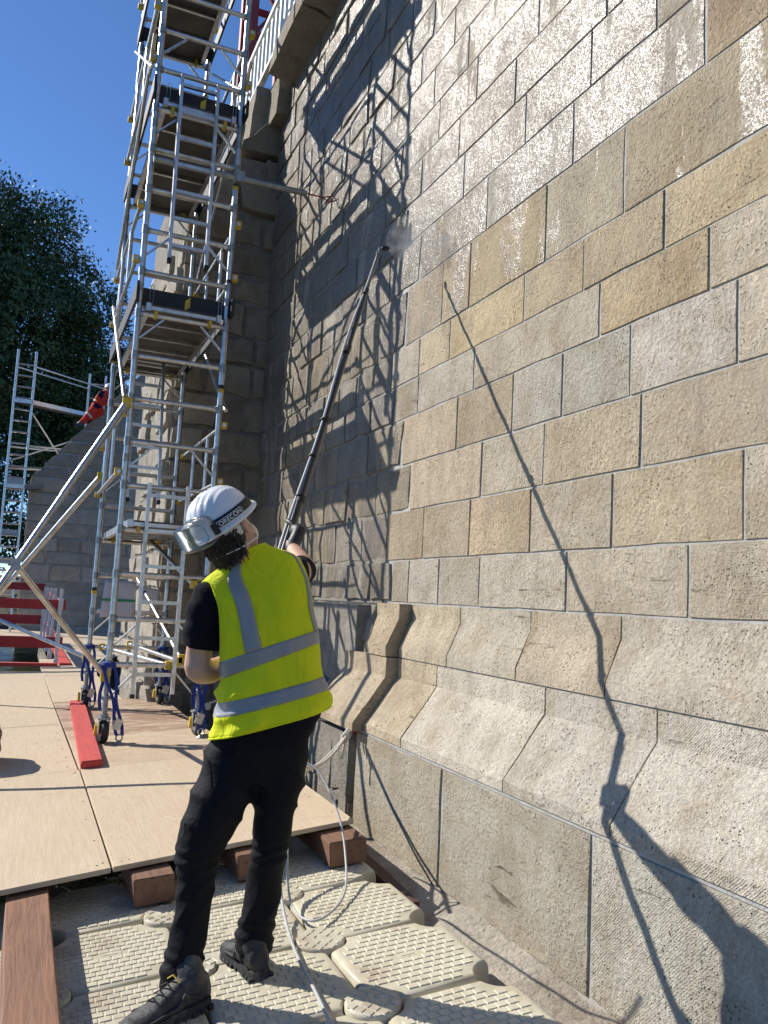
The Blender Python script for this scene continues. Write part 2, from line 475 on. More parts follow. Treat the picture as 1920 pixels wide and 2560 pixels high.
def stone_quad(name, c4, nrm, mat, parent, colr, rngs, amp=0.004, relief=0.004, depth=0.07, wet=0.0, cell=0.11):
    """one dressed block: front face on the quad c4 (p00,p10,p11,p01) looking along nrm, arrises worn, sides going back"""
    p00, p10, p11, p01 = [V(p) for p in c4]
    n = V(nrm).normalized()
    W = max((p10 - p00).length, (p11 - p01).length); H = max((p01 - p00).length, (p11 - p10).length)
    nu = max(2, min(9, int(W / cell))); nv = max(2, min(5, int(H / cell)))
    sx = rngs.uniform(0, 99)
    def P(u, v): return (p00 * (1 - u) + p10 * u) * (1 - v) + (p01 * (1 - u) + p11 * u) * v
    cen = P(.5, .5)
    us = [0] + [(i + 0.0) / nu for i in range(1, nu)] + [1]
    vs_ = [0] + [j / nv for j in range(1, nv)] + [1]
    bev = min(0.010 if amp > 0.01 else 0.006, 0.08 * min(W, H))
    front = []
    for j, v in enumerate(vs_):
        row = []
        for i, u in enumerate(us):
            p = P(u, v)
            edge = (i in (0, len(us) - 1)) or (j in (0, len(vs_) - 1))
            q = p.copy()
            k = nz(p, 7.0, sx)
            if edge:
                d = (cen - p).normalized()
                chip = max(0.0, nz(p, 5.0, sx + 7)) * amp * 3.2
                q += d * (bev * 0.55 + amp * (0.5 + 0.5 * nz(p, 11, sx + 3)) + chip)
                q += n * (relief * 0.5 * k)
            else:
                q += n * ((0.006 if amp > 0.01 else 0.0035) + relief * k)
            row.append(q)
        front.append(row)
    verts = [q for r in front for q in r]
    nU, nV = len(us), len(vs_)
    fs = []
    for j in range(nV - 1):
        for i in range(nU - 1):
            fs.append((j * nU + i, j * nU + i + 1, (j + 1) * nU + i + 1, (j + 1) * nU + i))
    loop = [(i, 0) for i in range(nU)] + [(nU - 1, j) for j in range(1, nV)] + [(i, nV - 1) for i in range(nU - 2, -1, -1)] + [(0, j) for j in range(nV - 2, 0, -1)]
    b = len(verts)
    for (i, j) in loop:          # arris ring slightly back and out
        q = front[j][i]; d = (q - cen); d -= n * d.dot(n); d.normalize()
        verts.append(q + d * bev * 0.5 - n * bev * 0.75)
    b2 = len(verts)
    for (i, j) in loop:
        verts.append(V(verts[b + loop.index((i, j))]) - n * depth)
    L = len(loop)
    for k in range(L):
        a0 = loop[k][1] * nU + loop[k][0]; a1 = loop[(k + 1) % L][1] * nU + loop[(k + 1) % L][0]
        fs.append((a0, b + k, b + (k + 1) % L, a1))
        fs.append((b + k, b2 + k, b2 + (k + 1) % L, b + (k + 1) % L))
    mb = MB(); mb.add(verts, fs)
    o = mb.build(name, mat, parent, autosmooth=38)
    f = rngs.uniform(0.87, 1.10)
    o.color = (colr[0] * f, colr[1] * f, colr[2] * f, 1)
    o['wet'] = float(wet)
    return o

XW = 2.128                     # plane of the abutment wall
COURSE = [1.244, 1.503, 1.805, 2.096, 2.393, 2.630, 2.873, 3.257, 3.564, 3.835, 4.092, 4.363, 4.626, 4.874, 5.130, 5.394, 5.662, 5.930, 6.199, 6.476]  # wall, plinth, pier and cornice scaled about the camera, baked into their numbers
JOINT = [[5.12, 4.78, 4.54, 4.15, 3.70, 2.96, 2.25], [5.32, 4.89, 4.37, 3.82, 3.25, 2.67, 2.01], [5.11, 4.58, 3.72, 3.16, 2.51, 1.76], [4.72, 4.01, 3.44, 3.03, 2.58, 2.04],  # courses and joints unprojected from image pixels onto the wall plane
         [4.53, 3.84, 2.78, 2.17], [4.95, 4.54, 4.14, 3.37, 2.90, 2.40], [4.76, 4.26, 3.93, 3.20, 2.64], [4.59, 3.77, 3.00, 2.20], [4.81, 4.05, 3.41, 2.88, 2.46], [4.62, 4.13, 3.52, 2.78],
         [4.95, 4.41, 3.94, 3.32, 2.68], [4.90, 4.50, 4.06, 3.42, 2.78], [4.25, 3.75, 3.05], [4.53, 3.98, 3.33], [4.35, 3.79, 3.15]]
wall = thing('stone_wall', 'tall pale ashlar abutment wall with moulded plinth, washed wet near the top', 'wall', (XW, 4.5, 0))
rng = random.Random(11)
core = MB()
core.box((XW + 0.5008, 2.4, 3.855), (1.0, 5.0, 5.24))
core.build('mortar_core', M['mortar'], wall)
core = MB(); core.box((XW + 0.501, 6.605, 3.855), (1.0, 3.39, 5.24))
core.build('old_mortar_core', M['old_mortar'], wall)
TINT = {(0, 4.54): (0.480, 0.439, 0.372), (0, 3.70): (0.469, 0.424, 0.354), (1, 3.82): (0.445, 0.358, 0.246), (5, 4.14): (0.454, 0.370, 0.236), (6, 3.93): (0.444, 0.361, 0.234),
        (5, 3.37): (0.427, 0.352, 0.244), (6, 3.20): (0.402, 0.352, 0.262), (4, 2.78): (0.394, 0.312, 0.200), (3, 3.03): (0.421, 0.393, 0.333), (3, 2.58): (0.481, 0.439, 0.376),
        (3, 3.44): (0.432, 0.404, 0.350), (7, 2.20): (0.325, 0.254, 0.171), (5, 2.90): (0.417, 0.342, 0.235), (5, 2.40): (0.435, 0.356, 0.233), (6, 2.64): (0.369, 0.312, 0.221)}
for ci in range(len(COURSE) - 1):
    z0, z1 = COURSE[ci], COURSE[ci + 1]
    js = list(JOINT[ci]) if ci < len(JOINT) else [4.6 - 0.3 * (ci % 2), 3.9, 3.2]
    y = js[0]
    while y < 7.8:
        y += rng.uniform(0.32, 0.66)
        if y < 8.02: js.insert(0, y)
    js = [8.30] + js
    y = js[-1]
    while y > 0.9:
        y -= rng.uniform(0.6, 1.0); js.append(y)
    for k in range(len(js) - 1):
        ya, yb = js[k], js[k + 1]           # ya far, yb near
        if ya - yb < 0.12: continue
        old = ya > 5.0
        g = 0.006 if old else 0.003
        zm = (z0 + z1) / 2; ym = (ya + yb) / 2
        wet = 0.0
        if ci >= 8: wet = 1.0
        if ci == 7: wet = 0.93
        if ci == 6: wet = 0.80 if ym > 3.6 else 0.62
        if ci == 7 and ya < 2.35: wet = 0.0
        if ci == 8 and ya < 2.5: wet = 0.35
        if ym > 4.9 and zm > 1.35: wet = max(wet, 0.85 if rng.random() < 0.75 else 0.3)
        elif ym > 4.6 and zm > 1.2: wet = max(wet, 0.25)
        c = rng.choice(PALETTE)
        if ym > 4.8: c = tuple(k_ * 0.92 for k_ in rng.choice([(0.40, 0.375, 0.33), (0.42, 0.365, 0.275), (0.38, 0.35, 0.30)]))
        if ci >= 7: c = rng.choice([(0.43, 0.395, 0.34), (0.41, 0.365, 0.30), (0.44, 0.41, 0.36)])
        for (tc_, ty), tv in TINT.items():
            if tc_ == ci and abs(ty - ya) < 0.025: c = tv
        off = rng.uniform(-0.0065, -0.0025) if not old else rng.uniform(-0.016, -0.001)
        x = XW + off
        j_ = rng.uniform(-0.018, 0.018) if old else 0
        stone_quad('stone', [(x, ya - g, z0 + g), (x, yb + g + j_, z0 + g), (x, yb + g - j_, z1 - g), (x, ya - g, z1 - g)], (-1, 0, 0), M['rubble'] if old else M['stone'], wall, c, rng,
                   amp=0.012 if old else 0.0025, relief=0.016 if old else 0.0045, wet=wet, depth=0.06)

# moulded plinth: two sloping courses above a plain base course
def moulded(prof, y0, y1, colr, xo=0.0, amp=0.004):
    mb = MB(); n = max(3, int((y0 - y1) / 0.12)); rows = []
    sd_ = rng.uniform(0, 50)
    # refine profile
    pr = []
    for i in range(len(prof) - 1):
        (xa, za), (xb, zb) = prof[i], prof[i + 1]
        L = math.hypot(xb - xa, zb - za); m = max(1, int(L / 0.06))
        for k in range(m): pr.append((xa + (xb - xa) * k / m, za + (zb - za) * k / m))
    pr.append(prof[-1])
    for j in range(n + 1):
        y = y0 + (y1 - y0) * j / n
        row = []
        for i, (x, z) in enumerate(pr):
            e = amp if 0 < i < len(pr) - 1 else 0
            k = nz((x, y, z), 6, sd_)
            row.append(V((x + xo + e * k, y, z + e * 0.6 * nz((x, y, z), 9, sd_ + 5))))
        row += [V((2.32 + xo, y, pr[-1][1])), V((2.32 + xo, y, pr[0][1]))]
        rows.append(row)
    mb.grid(rows, close_u=True)
    k = len(rows[0])
    mb.f.append(tuple(range(k))); mb.f.append(tuple(range(n * k, (n + 1) * k)))
    o = mb.build('stone', M['stone'], wall, autosmooth=30)
    o.color = (*colr, 1); o['wet'] = 0.0
    return o
XM, XL = 2.051, 1.8565
P2 = [(XM, 0.9309), (XM, 0.9854), (XW - 0.004, 1.1519), (XW - 0.004, 1.238)]
P1 = [(XL, 0.5100), (XL, 0.5544), (XM - 0.003, 0.8171), (XM - 0.003, 0.9244)]
g = 0.004
ys2 = [4.47, 3.88, 3.22, 2.60, 1.76, 0.9]
ys1 = [4.47, 3.97, 2.98, 2.31, 1.5, 0.7]
cs = [(0.47, 0.405, 0.30), (0.47, 0.43, 0.35), (0.43, 0.37, 0.285), (0.45, 0.41, 0.345), (0.43, 0.4, 0.34)]
for i in range(5): moulded(P2, ys2[i] - g, ys2[i + 1] + g, cs[i], 0.0, 0.006)
cs = [(0.47, 0.40, 0.29), (0.53, 0.49, 0.42), (0.47, 0.44, 0.385), (0.48, 0.45, 0.39), (0.45, 0.42, 0.36)]
for i in range(5): moulded(P1, ys1[i] - g, ys1[i + 1] + g, cs[i], 0.0, 0.007)
# older, prouder length of the same mouldings beyond the step
moulded(P2, 4.82, 4.489, (0.45, 0.37, 0.26), -0.075, 0.009)
moulded(P1, 5.16, 4.482, (0.46, 0.385, 0.28), -0.068, 0.010)
# base course
yb_ = [4.58, 3.51, 2.405, 1.40, 0.4]
cs = [(0.37, 0.335, 0.265), (0.39, 0.36, 0.295), (0.41, 0.39, 0.335), (0.40, 0.38, 0.33)]
for i in range(4):
    stone_quad('stone', [(XL + 0.002, yb_[i] - 0.006, -0.03), (XL + 0.002, yb_[i + 1] + 0.006, -0.03), (XL + 0.002, yb_[i + 1] + 0.006, 0.494), (XL + 0.002, yb_[i] - 0.006, 0.494)], (-1, 0, 0), M['stone'], wall, cs[i], rng, amp=0.004, relief=0.008, depth=0.3)
mb = MB()
mb.box((XL + 0.260, 2.49, 0.075), (0.50, 4.15, 0.85))
mb.box((XM + 0.160, 2.47, 0.715), (0.30, 3.98, 0.43))
mb.box((XW + 0.100, 2.47, 1.085), (0.20, 3.98, 0.315))
mb.build('mortar_bed', M['mortar'], wall)
mb = MB()      # grey joint strip between base course and moulding
mb.box((XL + 0.106, 2.49, 0.5035), (0.20, 4.16, 0.017))
mb.build('mortar_joint', M['mortar'], wall)
# rough footing stones beyond the step, up to the pier
for (z0, z1, xf, lean) in ((-0.40, 0.10, 1.835, 0.0), (0.10, 0.485, 1.84, 0.01), (0.485, 0.74, 1.87, 0.11), (0.74, 0.98, 1.99, 0.045), (0.98, 1.238, 2.045, 0.055)):
    y = 8.30
    while y > 4.6:
        L = rng.uniform(0.32, 0.58)
        yn = max(y - L, 4.61 if z1 < 0.5 else (5.18 if z1 < 0.99 else 4.84))
        if yn + 0.12 > y: break
        xo = xf + rng.uniform(-0.035, 0.03)
        stone_quad('stone', [(xo, y - 0.012, z0 + 0.006), (xo, yn + 0.012, z0 + 0.006), (xo + lean, yn + 0.012, z1 - 0.006), (xo + lean, y - 0.012, z1 - 0.006)], (-1, 0, 0.08), M['rubble'], wall,
                   rng.choice([(0.36, 0.33, 0.28), (0.40, 0.355, 0.28), (0.33, 0.305, 0.26)]), rng, amp=0.022, relief=0.03, depth=0.33, wet=0.6 if z0 > 0.4 else 0.2)
        y = yn
mb = MB(); mb.box((2.035, 6.45, 0.04), (0.40, 3.62, 0.86)); mb.box((2.13, 6.66, 0.86), (0.26, 3.26, 0.72)); mb.build('mortar_bed', M['old_mortar'], wall)

# ------------------------------------------------------------------ pier standing out from the wall
pier = thing('stone_pier', 'rough broken stone pier standing out from the wall behind the scaffold', 'pier', (1.7, 8.35, -0.3))
rng = random.Random(23)
PX, PY = 1.212, 8.30
mb = MB(); mb.box((1.72, 9.575, 2.65), (0.98, 2.5, 6.3)); mb.build('mortar_core', M['old_mortar'], pier)
z = -0.4; ci = 0
while z < 5.85:
    hgt = rng.uniform(0.27, 0.38)
    z1 = z + hgt
    if 4.98 < z < 5.12: hgt = 0.2; z1 = z + hgt
    # front face
    xs = [PX]
    x = PX
    while x < 2.05:
        x += rng.uniform(0.28, 0.52)
        if x < 2.02: xs.append(x)
    xs.append(2.16)
    for k in range(len(xs) - 1):
        o_ = rng.uniform(-0.03, 0.02) - (0.06 if 4.9 < z < 5.22 else 0)
        za, zb = z1, z1
        if z1 > 5.8:
            if xs[k] < 1.62: continue
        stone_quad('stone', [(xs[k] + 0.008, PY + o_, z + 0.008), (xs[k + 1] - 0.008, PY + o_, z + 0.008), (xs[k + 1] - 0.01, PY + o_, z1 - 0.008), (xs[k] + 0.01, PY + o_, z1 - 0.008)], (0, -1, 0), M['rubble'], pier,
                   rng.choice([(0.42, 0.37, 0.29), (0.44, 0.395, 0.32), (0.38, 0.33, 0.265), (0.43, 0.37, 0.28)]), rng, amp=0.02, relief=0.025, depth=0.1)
    # left face, in the sun: stones coloured paler than the front to brighten it
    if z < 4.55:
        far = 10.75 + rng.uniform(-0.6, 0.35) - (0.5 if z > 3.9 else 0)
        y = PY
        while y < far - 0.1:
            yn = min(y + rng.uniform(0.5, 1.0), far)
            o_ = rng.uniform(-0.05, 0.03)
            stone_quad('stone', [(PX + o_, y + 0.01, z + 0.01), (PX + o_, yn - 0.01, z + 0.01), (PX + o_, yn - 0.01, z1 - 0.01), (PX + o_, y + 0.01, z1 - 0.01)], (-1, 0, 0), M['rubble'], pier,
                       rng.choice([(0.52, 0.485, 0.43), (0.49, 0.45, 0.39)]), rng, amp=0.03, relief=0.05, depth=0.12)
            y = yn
    z = z1
# broken head of the pier: sloping block and a stump under the parapet
stone_quad('stone', [(1.70, 8.27, 5.86), (2.16, 8.27, 5.86), (2.16, 8.27, 6.42), (1.71, 8.27, 5.96)], (0, -1, 0), M['rubble'], pier, (0.33, 0.30, 0.25), rng, amp=0.02, relief=0.02, depth=0.7)
stone_quad('stone', [(1.66, 8.85, 5.8), (2.16, 8.85, 5.8), (2.16, 8.85, 6.5), (1.69, 8.85, 6.52)], (0, -1, 0), M['rubble'], pier, (0.36, 0.33, 0.28), rng, amp=0.03, relief=0.03, depth=0.8)

stone_quad('stone', [(1.98, 8.0, 6.18), (2.16, 8.0, 6.18), (2.16, 8.0, 6.70), (1.99, 8.0, 6.70)], (0, -1, 0), M['rubble'], pier, (0.37, 0.33, 0.27), rng, amp=0.02, relief=0.02, depth=0.9)
stone_quad('stone', [(1.80, 9.75, 5.7), (1.80, 8.40, 5.9), (1.86, 8.40, 6.70), (1.86, 9.95, 6.72)], (-1, 0, 0), M['rubble'], pier, (0.38, 0.34, 0.28), rng, amp=0.03, relief=0.03, depth=0.4)
# ------------------------------------------------------------------ cornice and balustrade on top
corn = thing('stone_cornice', 'heavy projecting stone cornice with a broken end under the balustrade', 'cornice', (1.95, 6, 6.45))
rng = random.Random(5)
def cornice(ya, yb, c, skew=0.0):
    mb = MB(); n = max(2, int(abs(ya - yb) / 0.3)); rows = []
    pr = [(2.28, 6.455), (2.14, 6.47), (2.025, 6.50), (1.905, 6.52), (1.855, 6.53), (1.85, 6.705), (2.28, 6.72)]
    for j in range(n + 1):
        y = ya + (yb - ya) * j / n
        rows.append([V((x + 0.012 * nz((x, y, z), 4, 3), y + (skew * (z - 6.47) + 0.06 * nz((x, z, 0), 9) if j == 0 else 0), z + 0.012 * nz((x, y, z), 5, 9))) for x, z in pr])
    mb.grid(rows, close_u=True); k = len(pr)
    mb.f.append(tuple(range(k))); mb.f.append(tuple(range(n * k, (n + 1) * k)))
    o = mb.build('cornice_stone', M['rubble'], corn, autosmooth=30)
    o.color = (*c, 1); o['wet'] = 0.0
cornice(7.98, 6.80, (0.38, 0.345, 0.29), -0.9)
cornice(6.78, 5.32, (0.36, 0.33, 0.28))
cornice(5.30, 3.33, (0.37, 0.34, 0.29))
cornice(3.31, 0.9, (0.37, 0.34, 0.29))
cornice(9.9, 12.2, (0.40, 0.37, 0.32)); cornice(12.22, 15.3, (0.38, 0.35, 0.3)); cornice(15.32, 19.4, (0.38, 0.35, 0.3))
bal = thing('balustrade', 'pale painted metal balustrade with arched slots above the cornice', 'balustrade', (1.9, 8, 6.72))
XB = 1.915
mb = MB(); mb.box((XB, 9.5, 7.31), (0.075, 17.0, 0.05)); mb.build('top_rail', M['white_paint'], bal)
mb = MB(); mb.box((XB, 9.5, 7.235), (0.04, 17.0, 0.035)); mb.build('rail', M['white_paint'], bal)
mb = MB(); mb.box((XB, 9.5, 6.755), (0.06, 17.0, 0.04)); mb.build('bottom_rail', M['white_paint'], bal)
mb = MB()
mb.box((0, 0, 0.24), (0.05, 0.055, 0.47))
ar = []
for k in range(9):
    a = math.pi * k / 8
    ar.append(V((0, 0.085 - 0.0575 * math.cos(a), 0.40 + 0.06 * math.sin(a))))
for k in range(8):
    p, q = ar[k], ar[k + 1]
    mb.add([V((-.02, p.y, p.z)), V((.02, p.y, p.z)), V((.02, q.y, q.z)), V((-.02, q.y, q.z)), V((-.02, p.y, 0.485)), V((.02, p.y, 0.485)), V((.02, q.y, 0.485)), V((-.02, q.y, 0.485))],
           [(0, 1, 2, 3), (4, 7, 6, 5), (0, 3, 7, 4), (1, 5, 6, 2)])
bme = mb.mesh('baluster')
for k in range(96):
    y = 1.1 + k * 0.17
    o = link(bme, 'baluster', M['white_paint'] if k == 0 else None, bal, local=True)
    o.location = V((XB, y, 6.765)) - bal.location
for y in (4.2, 6.9, 9.7, 12.4, 15.2):
    mb = MB(); mb.box((XB, y, 7.02), (0.09, 0.09, 0.62)); mb.build('post', M['galv'], bal)

# red lattice mast on the bridge
mast = thing('lattice_mast', 'dark red lattice steel mast rising behind the balustrade', 'mast', (2.75, 12.6, 6.7))
s_ = 0.62
cx, cy = 2.95, 12.9
for (i, j) in ((-1, -1), (1, -1), (1, 1), (-1, 1)):
    mb = MB(); mb.box((cx + i * s_ / 2, cy + j * s_ / 2, 10.6), (0.14, 0.14, 7.0)); mb.build('chord', M['red_steel'], mast)
for k in range(7):
    z0 = 7.5 + k * 0.9
    for (a, b) in (((-1, -1), (1, -1)), ((1, -1), (1, 1)), ((1, 1), (-1, 1)), ((-1, 1), (-1, -1))):
        A = V((cx + a[0] * s_ / 2, cy + a[1] * s_ / 2, z0)); B = V((cx + b[0] * s_ / 2, cy + b[1] * s_ / 2, z0))
        mb = MB(); mb.beam(A, B, 0.06, 0.10); mb.build('strut', M['red_steel'], mast)
        mb = MB(); mb.beam(A, B + V((0, 0, 0.9)), 0.05, 0.05); mb.build('diagonal', M['red_steel'], mast)

# ------------------------------------------------------------------ far wing wall with stepped slope
fw = thing('wing_wall', 'shaded stone wing wall with a ragged sloping top behind the scaffold', 'wall', (2.0, 21.6, 0))
rng = random.Random(31)
FY = 21.4
def slope_x(z): return -0.03 if z < 3.72 else -0.03 + (z - 3.72) * 0.80
z = -0.35
mbk = MB()
mbk.add([V((-0.0, FY + 0.04, -0.5)), V((4.5, FY + 0.04, -0.5)), V((4.5, FY + 0.04, 7.2)), V((2.8, FY + 0.04, 7.2)), V((0.0, FY + 0.04, 3.68)),
         V((-0.0, FY + 1.6, -0.5)), V((4.5, FY + 1.6, -0.5)), V((4.5, FY + 1.6, 7.2)), V((2.8, FY + 1.6, 7.2)), V((0.0, FY + 1.6, 3.68))],
        [(0, 1, 2, 3, 4), (9, 8, 7, 6, 5), (0, 5, 6, 1), (1, 6, 7, 2), (2, 7, 8, 3), (3, 8, 9, 4), (4, 9, 5, 0)])
mbk.build('mortar_core', M['mortar'], fw)
rows_ = 0
while z < 7.0:
    hgt = rng.choice([0.30, 0.33, 0.36, 0.40])
    z1 = z + hgt
    xa0, xa1 = slope_x(z), slope_x(z1)
    x = xa0; first = True
    while x < 3.4:
        L = rng.uniform(0.5, 1.15) * (1.2 if first and z > 3.7 else 1)
        xn = x + L
        tl = xa1 if first else x
        if tl > xn - 0.15: xn = tl + 0.35
        y_ = FY + rng.uniform(-0.025, 0.012)
        stone_quad('stone', [(x + 0.012, y_, z + 0.012), (xn - 0.012, y_, z + 0.012), (xn - 0.012, y_, z1 - 0.012), (tl + 0.012, y_, z1 - 0.012)], (0, -1, 0), M['rubble'] if z > 3.6 else M['stone'], fw,
                   rng.choice([(0.36, 0.335, 0.30), (0.40, 0.37, 0.32), (0.38, 0.33, 0.27), (0.33, 0.31, 0.28)]), rng, amp=0.014 if z < 3.7 else 0.03, relief=0.012 if z < 3.7 else 0.03, depth=0.1, cell=0.22)
        x = xn; first = False
    z = z1

# ------------------------------------------------------------------ plywood deck on the pontoon
deck = empty('deck', (0.6, 6, 0.1)); tag(deck, kind='structure')
rng = random.Random(8)
def ply(poly, name='plywood_sheet', stain=0.0, z=0.15, th=0.021, jit=0.0):
    """a sheet following the list of the pontoon; poly is a convex ground polygon"""
    mb = MB()
    top = [V((x, y, z + tilt(x, y) + jit)) for x, y in poly]
    n = len(top)
    vs = top + [p - V((0, 0, th)) for p in top]
    fs = [tuple(range(n)), tuple(range(2 * n - 1, n - 1, -1))] + [(i, (i + 1) % n, n + (i + 1) % n, n + i) for i in range(n)]
    mb.add(vs, fs)
    me = mb.mesh(name)
    bm = bmesh.new(); bm.from_mesh(me)
    bmesh.ops.bevel(bm, geom=[e for e in bm.edges if abs(e.verts[0].co.z - e.verts[1].co.z) < 0.3 and e.calc_length() > 0.1], offset=0.0022, segments=1, affect='EDGES')
    bm.to_mesh(me); bm.free()
    o = link(me, name, M['ply'], deck)
    o['stain'] = float(stain)
    return o
G = 0.0025
ply([(-0.79, 3.43), (0.436 - G, 3.60), (0.432 - G, 5.50 - G), (-0.79, 5.46 - G)])
ply([(0.44 + G, 3.60), (1.52, 3.725), (1.53, 4.49), (1.455, 5.55), (0.436 + G, 5.52 - G)], jit=0.001)
ply([(-0.79, 5.46 + G), (0.425 - G, 5.50 + G), (0.40 - G, 7.30 - G), (-0.79, 7.26 - G)], jit=-0.001)
ply([(0.43 + G, 5.52 + G), (1.455, 5.55 + G), (1.425, 6.11), (1.405, 6.62 - G), (0.42 + G, 6.58 - G)], stain=0.25)
ply([(0.42 + G, 6.58 + G), (1.405, 6.62 + G), (1.39, 7.37), (1.395, 8.45), (1.02, 8.62), (0.385 + G, 8.62 - G)], stain=1.0, jit=-0.001)
ply([(-0.79, 7.26 + G), (0.40 - G, 7.30 + G), (0.375 - G, 9.10 - G), (-0.79, 9.06 - G)])
ply([(0.385 + G, 8.62 + G), (1.018, 8.63), (1.0, 9.49), (0.97, 11.0 - G), (0.36 + G, 11.0 - G)], jit=-0.001)
ply([(-0.79, 9.06 + G), (0.375 - G, 9.10 + G), (0.36 - G, 11.55), (-0.79, 11.55)], jit=-0.002)
ply([(0.355 + G, 11.0 + G), (0.97, 11.0 + G), (1.15, 13.4 - G), (0.355 + G, 13.4 - G)])
ply([(0.62, 13.4 + G), (1.15, 13.4 + G), (2.2, 15.8 - G), (0.62, 15.8 - G)], jit=-0.001)
ply([(0.62, 15.8 + G), (2.2, 15.8 + G), (2.9, 18.2 - G), (0.62, 18.2 - G)])
ply([(-2.6, 18.2 + G), (3.3, 18.2 + G), (4.0, 21.36), (-2.6, 21.36)], jit=-0.001)

# bearers under the front edge and the loose plank beside the floats
for i, (xa, xb, lab) in enumerate(((0.515, 0.675, 'short dark red-brown bearer block poking out under the deck edge left of the worker'), (0.945, 1.03, 'narrow brown bearer block under the deck edge behind the worker\'s legs'), (1.345, 1.52, 'short brown bearer block under the deck corner nearest the wall'))):
    xm = (xa + xb) / 2
    sl = math.atan(0.09)
    yf = 3.50 if i == 0 else (3.58 if i == 1 else 3.55)
    tmb = MB(); tmb.box((xm, yf + 0.9, 0.066 + tilt(xm, 3.6)), (xb - xa, 1.8, 0.106), rot=Matrix.Rotation(-sl, 3, 'Y'))
    me = tmb.mesh('timber_bearer')
    bm = bmesh.new(); bm.from_mesh(me); bmesh.ops.bevel(bm, geom=bm.edges[:], offset=0.004, segments=2, affect='EDGES'); bm.to_mesh(me); bm.free()
    tag(link(me, 'timber_bearer', M['beam']), lab, 'timber', 'bearers under the deck')
mb = MB()
rows = []
for j in range(25):
    y = 1.3 + j * (3.60 - 1.3) / 24
    z = 0.062 + tilt(0.13, y)
    xl, xr = 0.055 + 0.004 * nz((0, y, 0), 2), 0.205 + 0.004 * nz((5, y, 0), 2)
    rows.append([V((xl, y, z - 0.045)), V((xl, y, z + 0.042)), V((xl + 0.005, y, z + 0.046)), V((xr - 0.005, y, z + 0.060)), V((xr, y, z + 0.056)), V((xr, y, z - 0.035))])
mb.grid(rows, close_u=True); mb.f.append(tuple(range(6))); mb.f.append(tuple(range(24 * 6, 25 * 6)))
tag(mb.build('loose_plank', M['plank'], autosmooth=30), 'long knotty brown plank lying on the floats at the left', 'plank')

# red kick board
mb = MB()
mb.add([V((x, y, z)) for (x, y, z) in [(0.436, 5.505, 0.137), (0.562, 5.505, 0.147), (0.64, 8.32, 0.155), (0.514, 8.32, 0.147), (0.436, 5.505, 0.184), (0.562, 5.505, 0.196), (0.64, 8.32, 0.202), (0.514, 8.32, 0.194)]],
       [(3, 2, 1, 0), (4, 5, 6, 7), (0, 1, 5, 4), (1, 2, 6, 5), (2, 3, 7, 6), (3, 0, 4, 7)])
me = mb.mesh('kick_board')
bm = bmesh.new(); bm.from_mesh(me); bmesh.ops.bevel(bm, geom=bm.edges[:], offset=0.006, segments=2, affect='EDGES'); bm.to_mesh(me); bm.free()
tag(link(me, 'kick_board', M['red_paint']), 'red painted plank lying on the deck beside the scaffold castors', 'plank')

# boulder at the left edge
bm = bmesh.new(); bmesh.ops.create_icosphere(bm, subdivisions=4, radius=1)
for v in bm.verts:
    n = v.co.normalized(); k = 1 + 0.16 * noise.noise(n * 1.6) + 0.07 * noise.noise(n * 4.5) + 0.03 * noise.noise(n * 13)
    e = max(abs(n.x), abs(n.y), abs(n.z))
    v.co = V((n.x * 0.23, n.y * 0.25, n.z * 0.18)) * k * (0.62 + 0.38 / e)
    if v.co.z < -0.13: v.co.z = -0.13
me = bpy.data.meshes.new('rubble_block'); bm.to_mesh(me); bm.free()
bo = link(me, 'rubble_block', M['rubble'], smooth=True); bo.location = (-0.235, 5.98, 0.228); bo.color = (0.42, 0.34, 0.25, 1); bo['wet'] = 0.0
tag(bo, 'rough lump of pale stone sitting on the deck at the left edge', 'stone')

# ------------------------------------------------------------------ pontoon floats
PXX, PYY = 0.455, 0.482
GX, GY = 0.63, 2.43            # a pin position
def float_outline(inset):
    hx, hy = PXX / 2 - 0.0022 - inset, PYY / 2 - 0.0022 - inset
    r = 0.090 + inset * 0.35
    pts = []
    for (sx, sy, a0) in ((1, 1, -90), (-1, 1, 0), (-1, -1, 90), (1, -1, 180)):
        cx_, cy_ = sx * PXX / 2, sy * PYY / 2
        # concave arc from edge to edge
        if (sx, sy) == (1, 1): angs = (270, 180)
        elif (sx, sy) == (-1, 1): angs = (360, 270)
        elif (sx, sy) == (-1, -1): angs = (90, 0)
        else: angs = (180, 90)
        arc = []
        for k in range(7):
            a = R_(angs[0] + (angs[1] - angs[0]) * k / 6)
            x, y = cx_ + r * math.cos(a), cy_ + r * math.sin(a)
            x = max(-hx, min(hx, x)); y = max(-hy, min(hy, y))
            arc.append((x, y))
        pts.append(arc)
    order = []
    for arc in pts: order += arc
    return order
def float_mesh():
    mb = MB(); prof = [(0.0, -0.36), (0.0, -0.032), (0.003, -0.015), (0.009, -0.006), (0.018, -0.001), (0.030, 0.0)]
    rows = [[V((x, y, z)) for x, y in float_outline(i)] for i, z in prof]
    n = len(rows[0])
    mb.grid(rows, close_u=True)
    mb.f.append(tuple(range((len(rows) - 1) * n, len(rows) * n)))
    return mb.mesh('float_body')
def inside(x, y, m):
    if abs(x) > PXX / 2 - m or abs(y) > PYY / 2 - m: return False
    for sx in (-1, 1):
        for sy in (-1, 1):
            if math.hypot(x - sx * PXX / 2, y - sy * PYY / 2) < 0.086 + m: return False
    return True
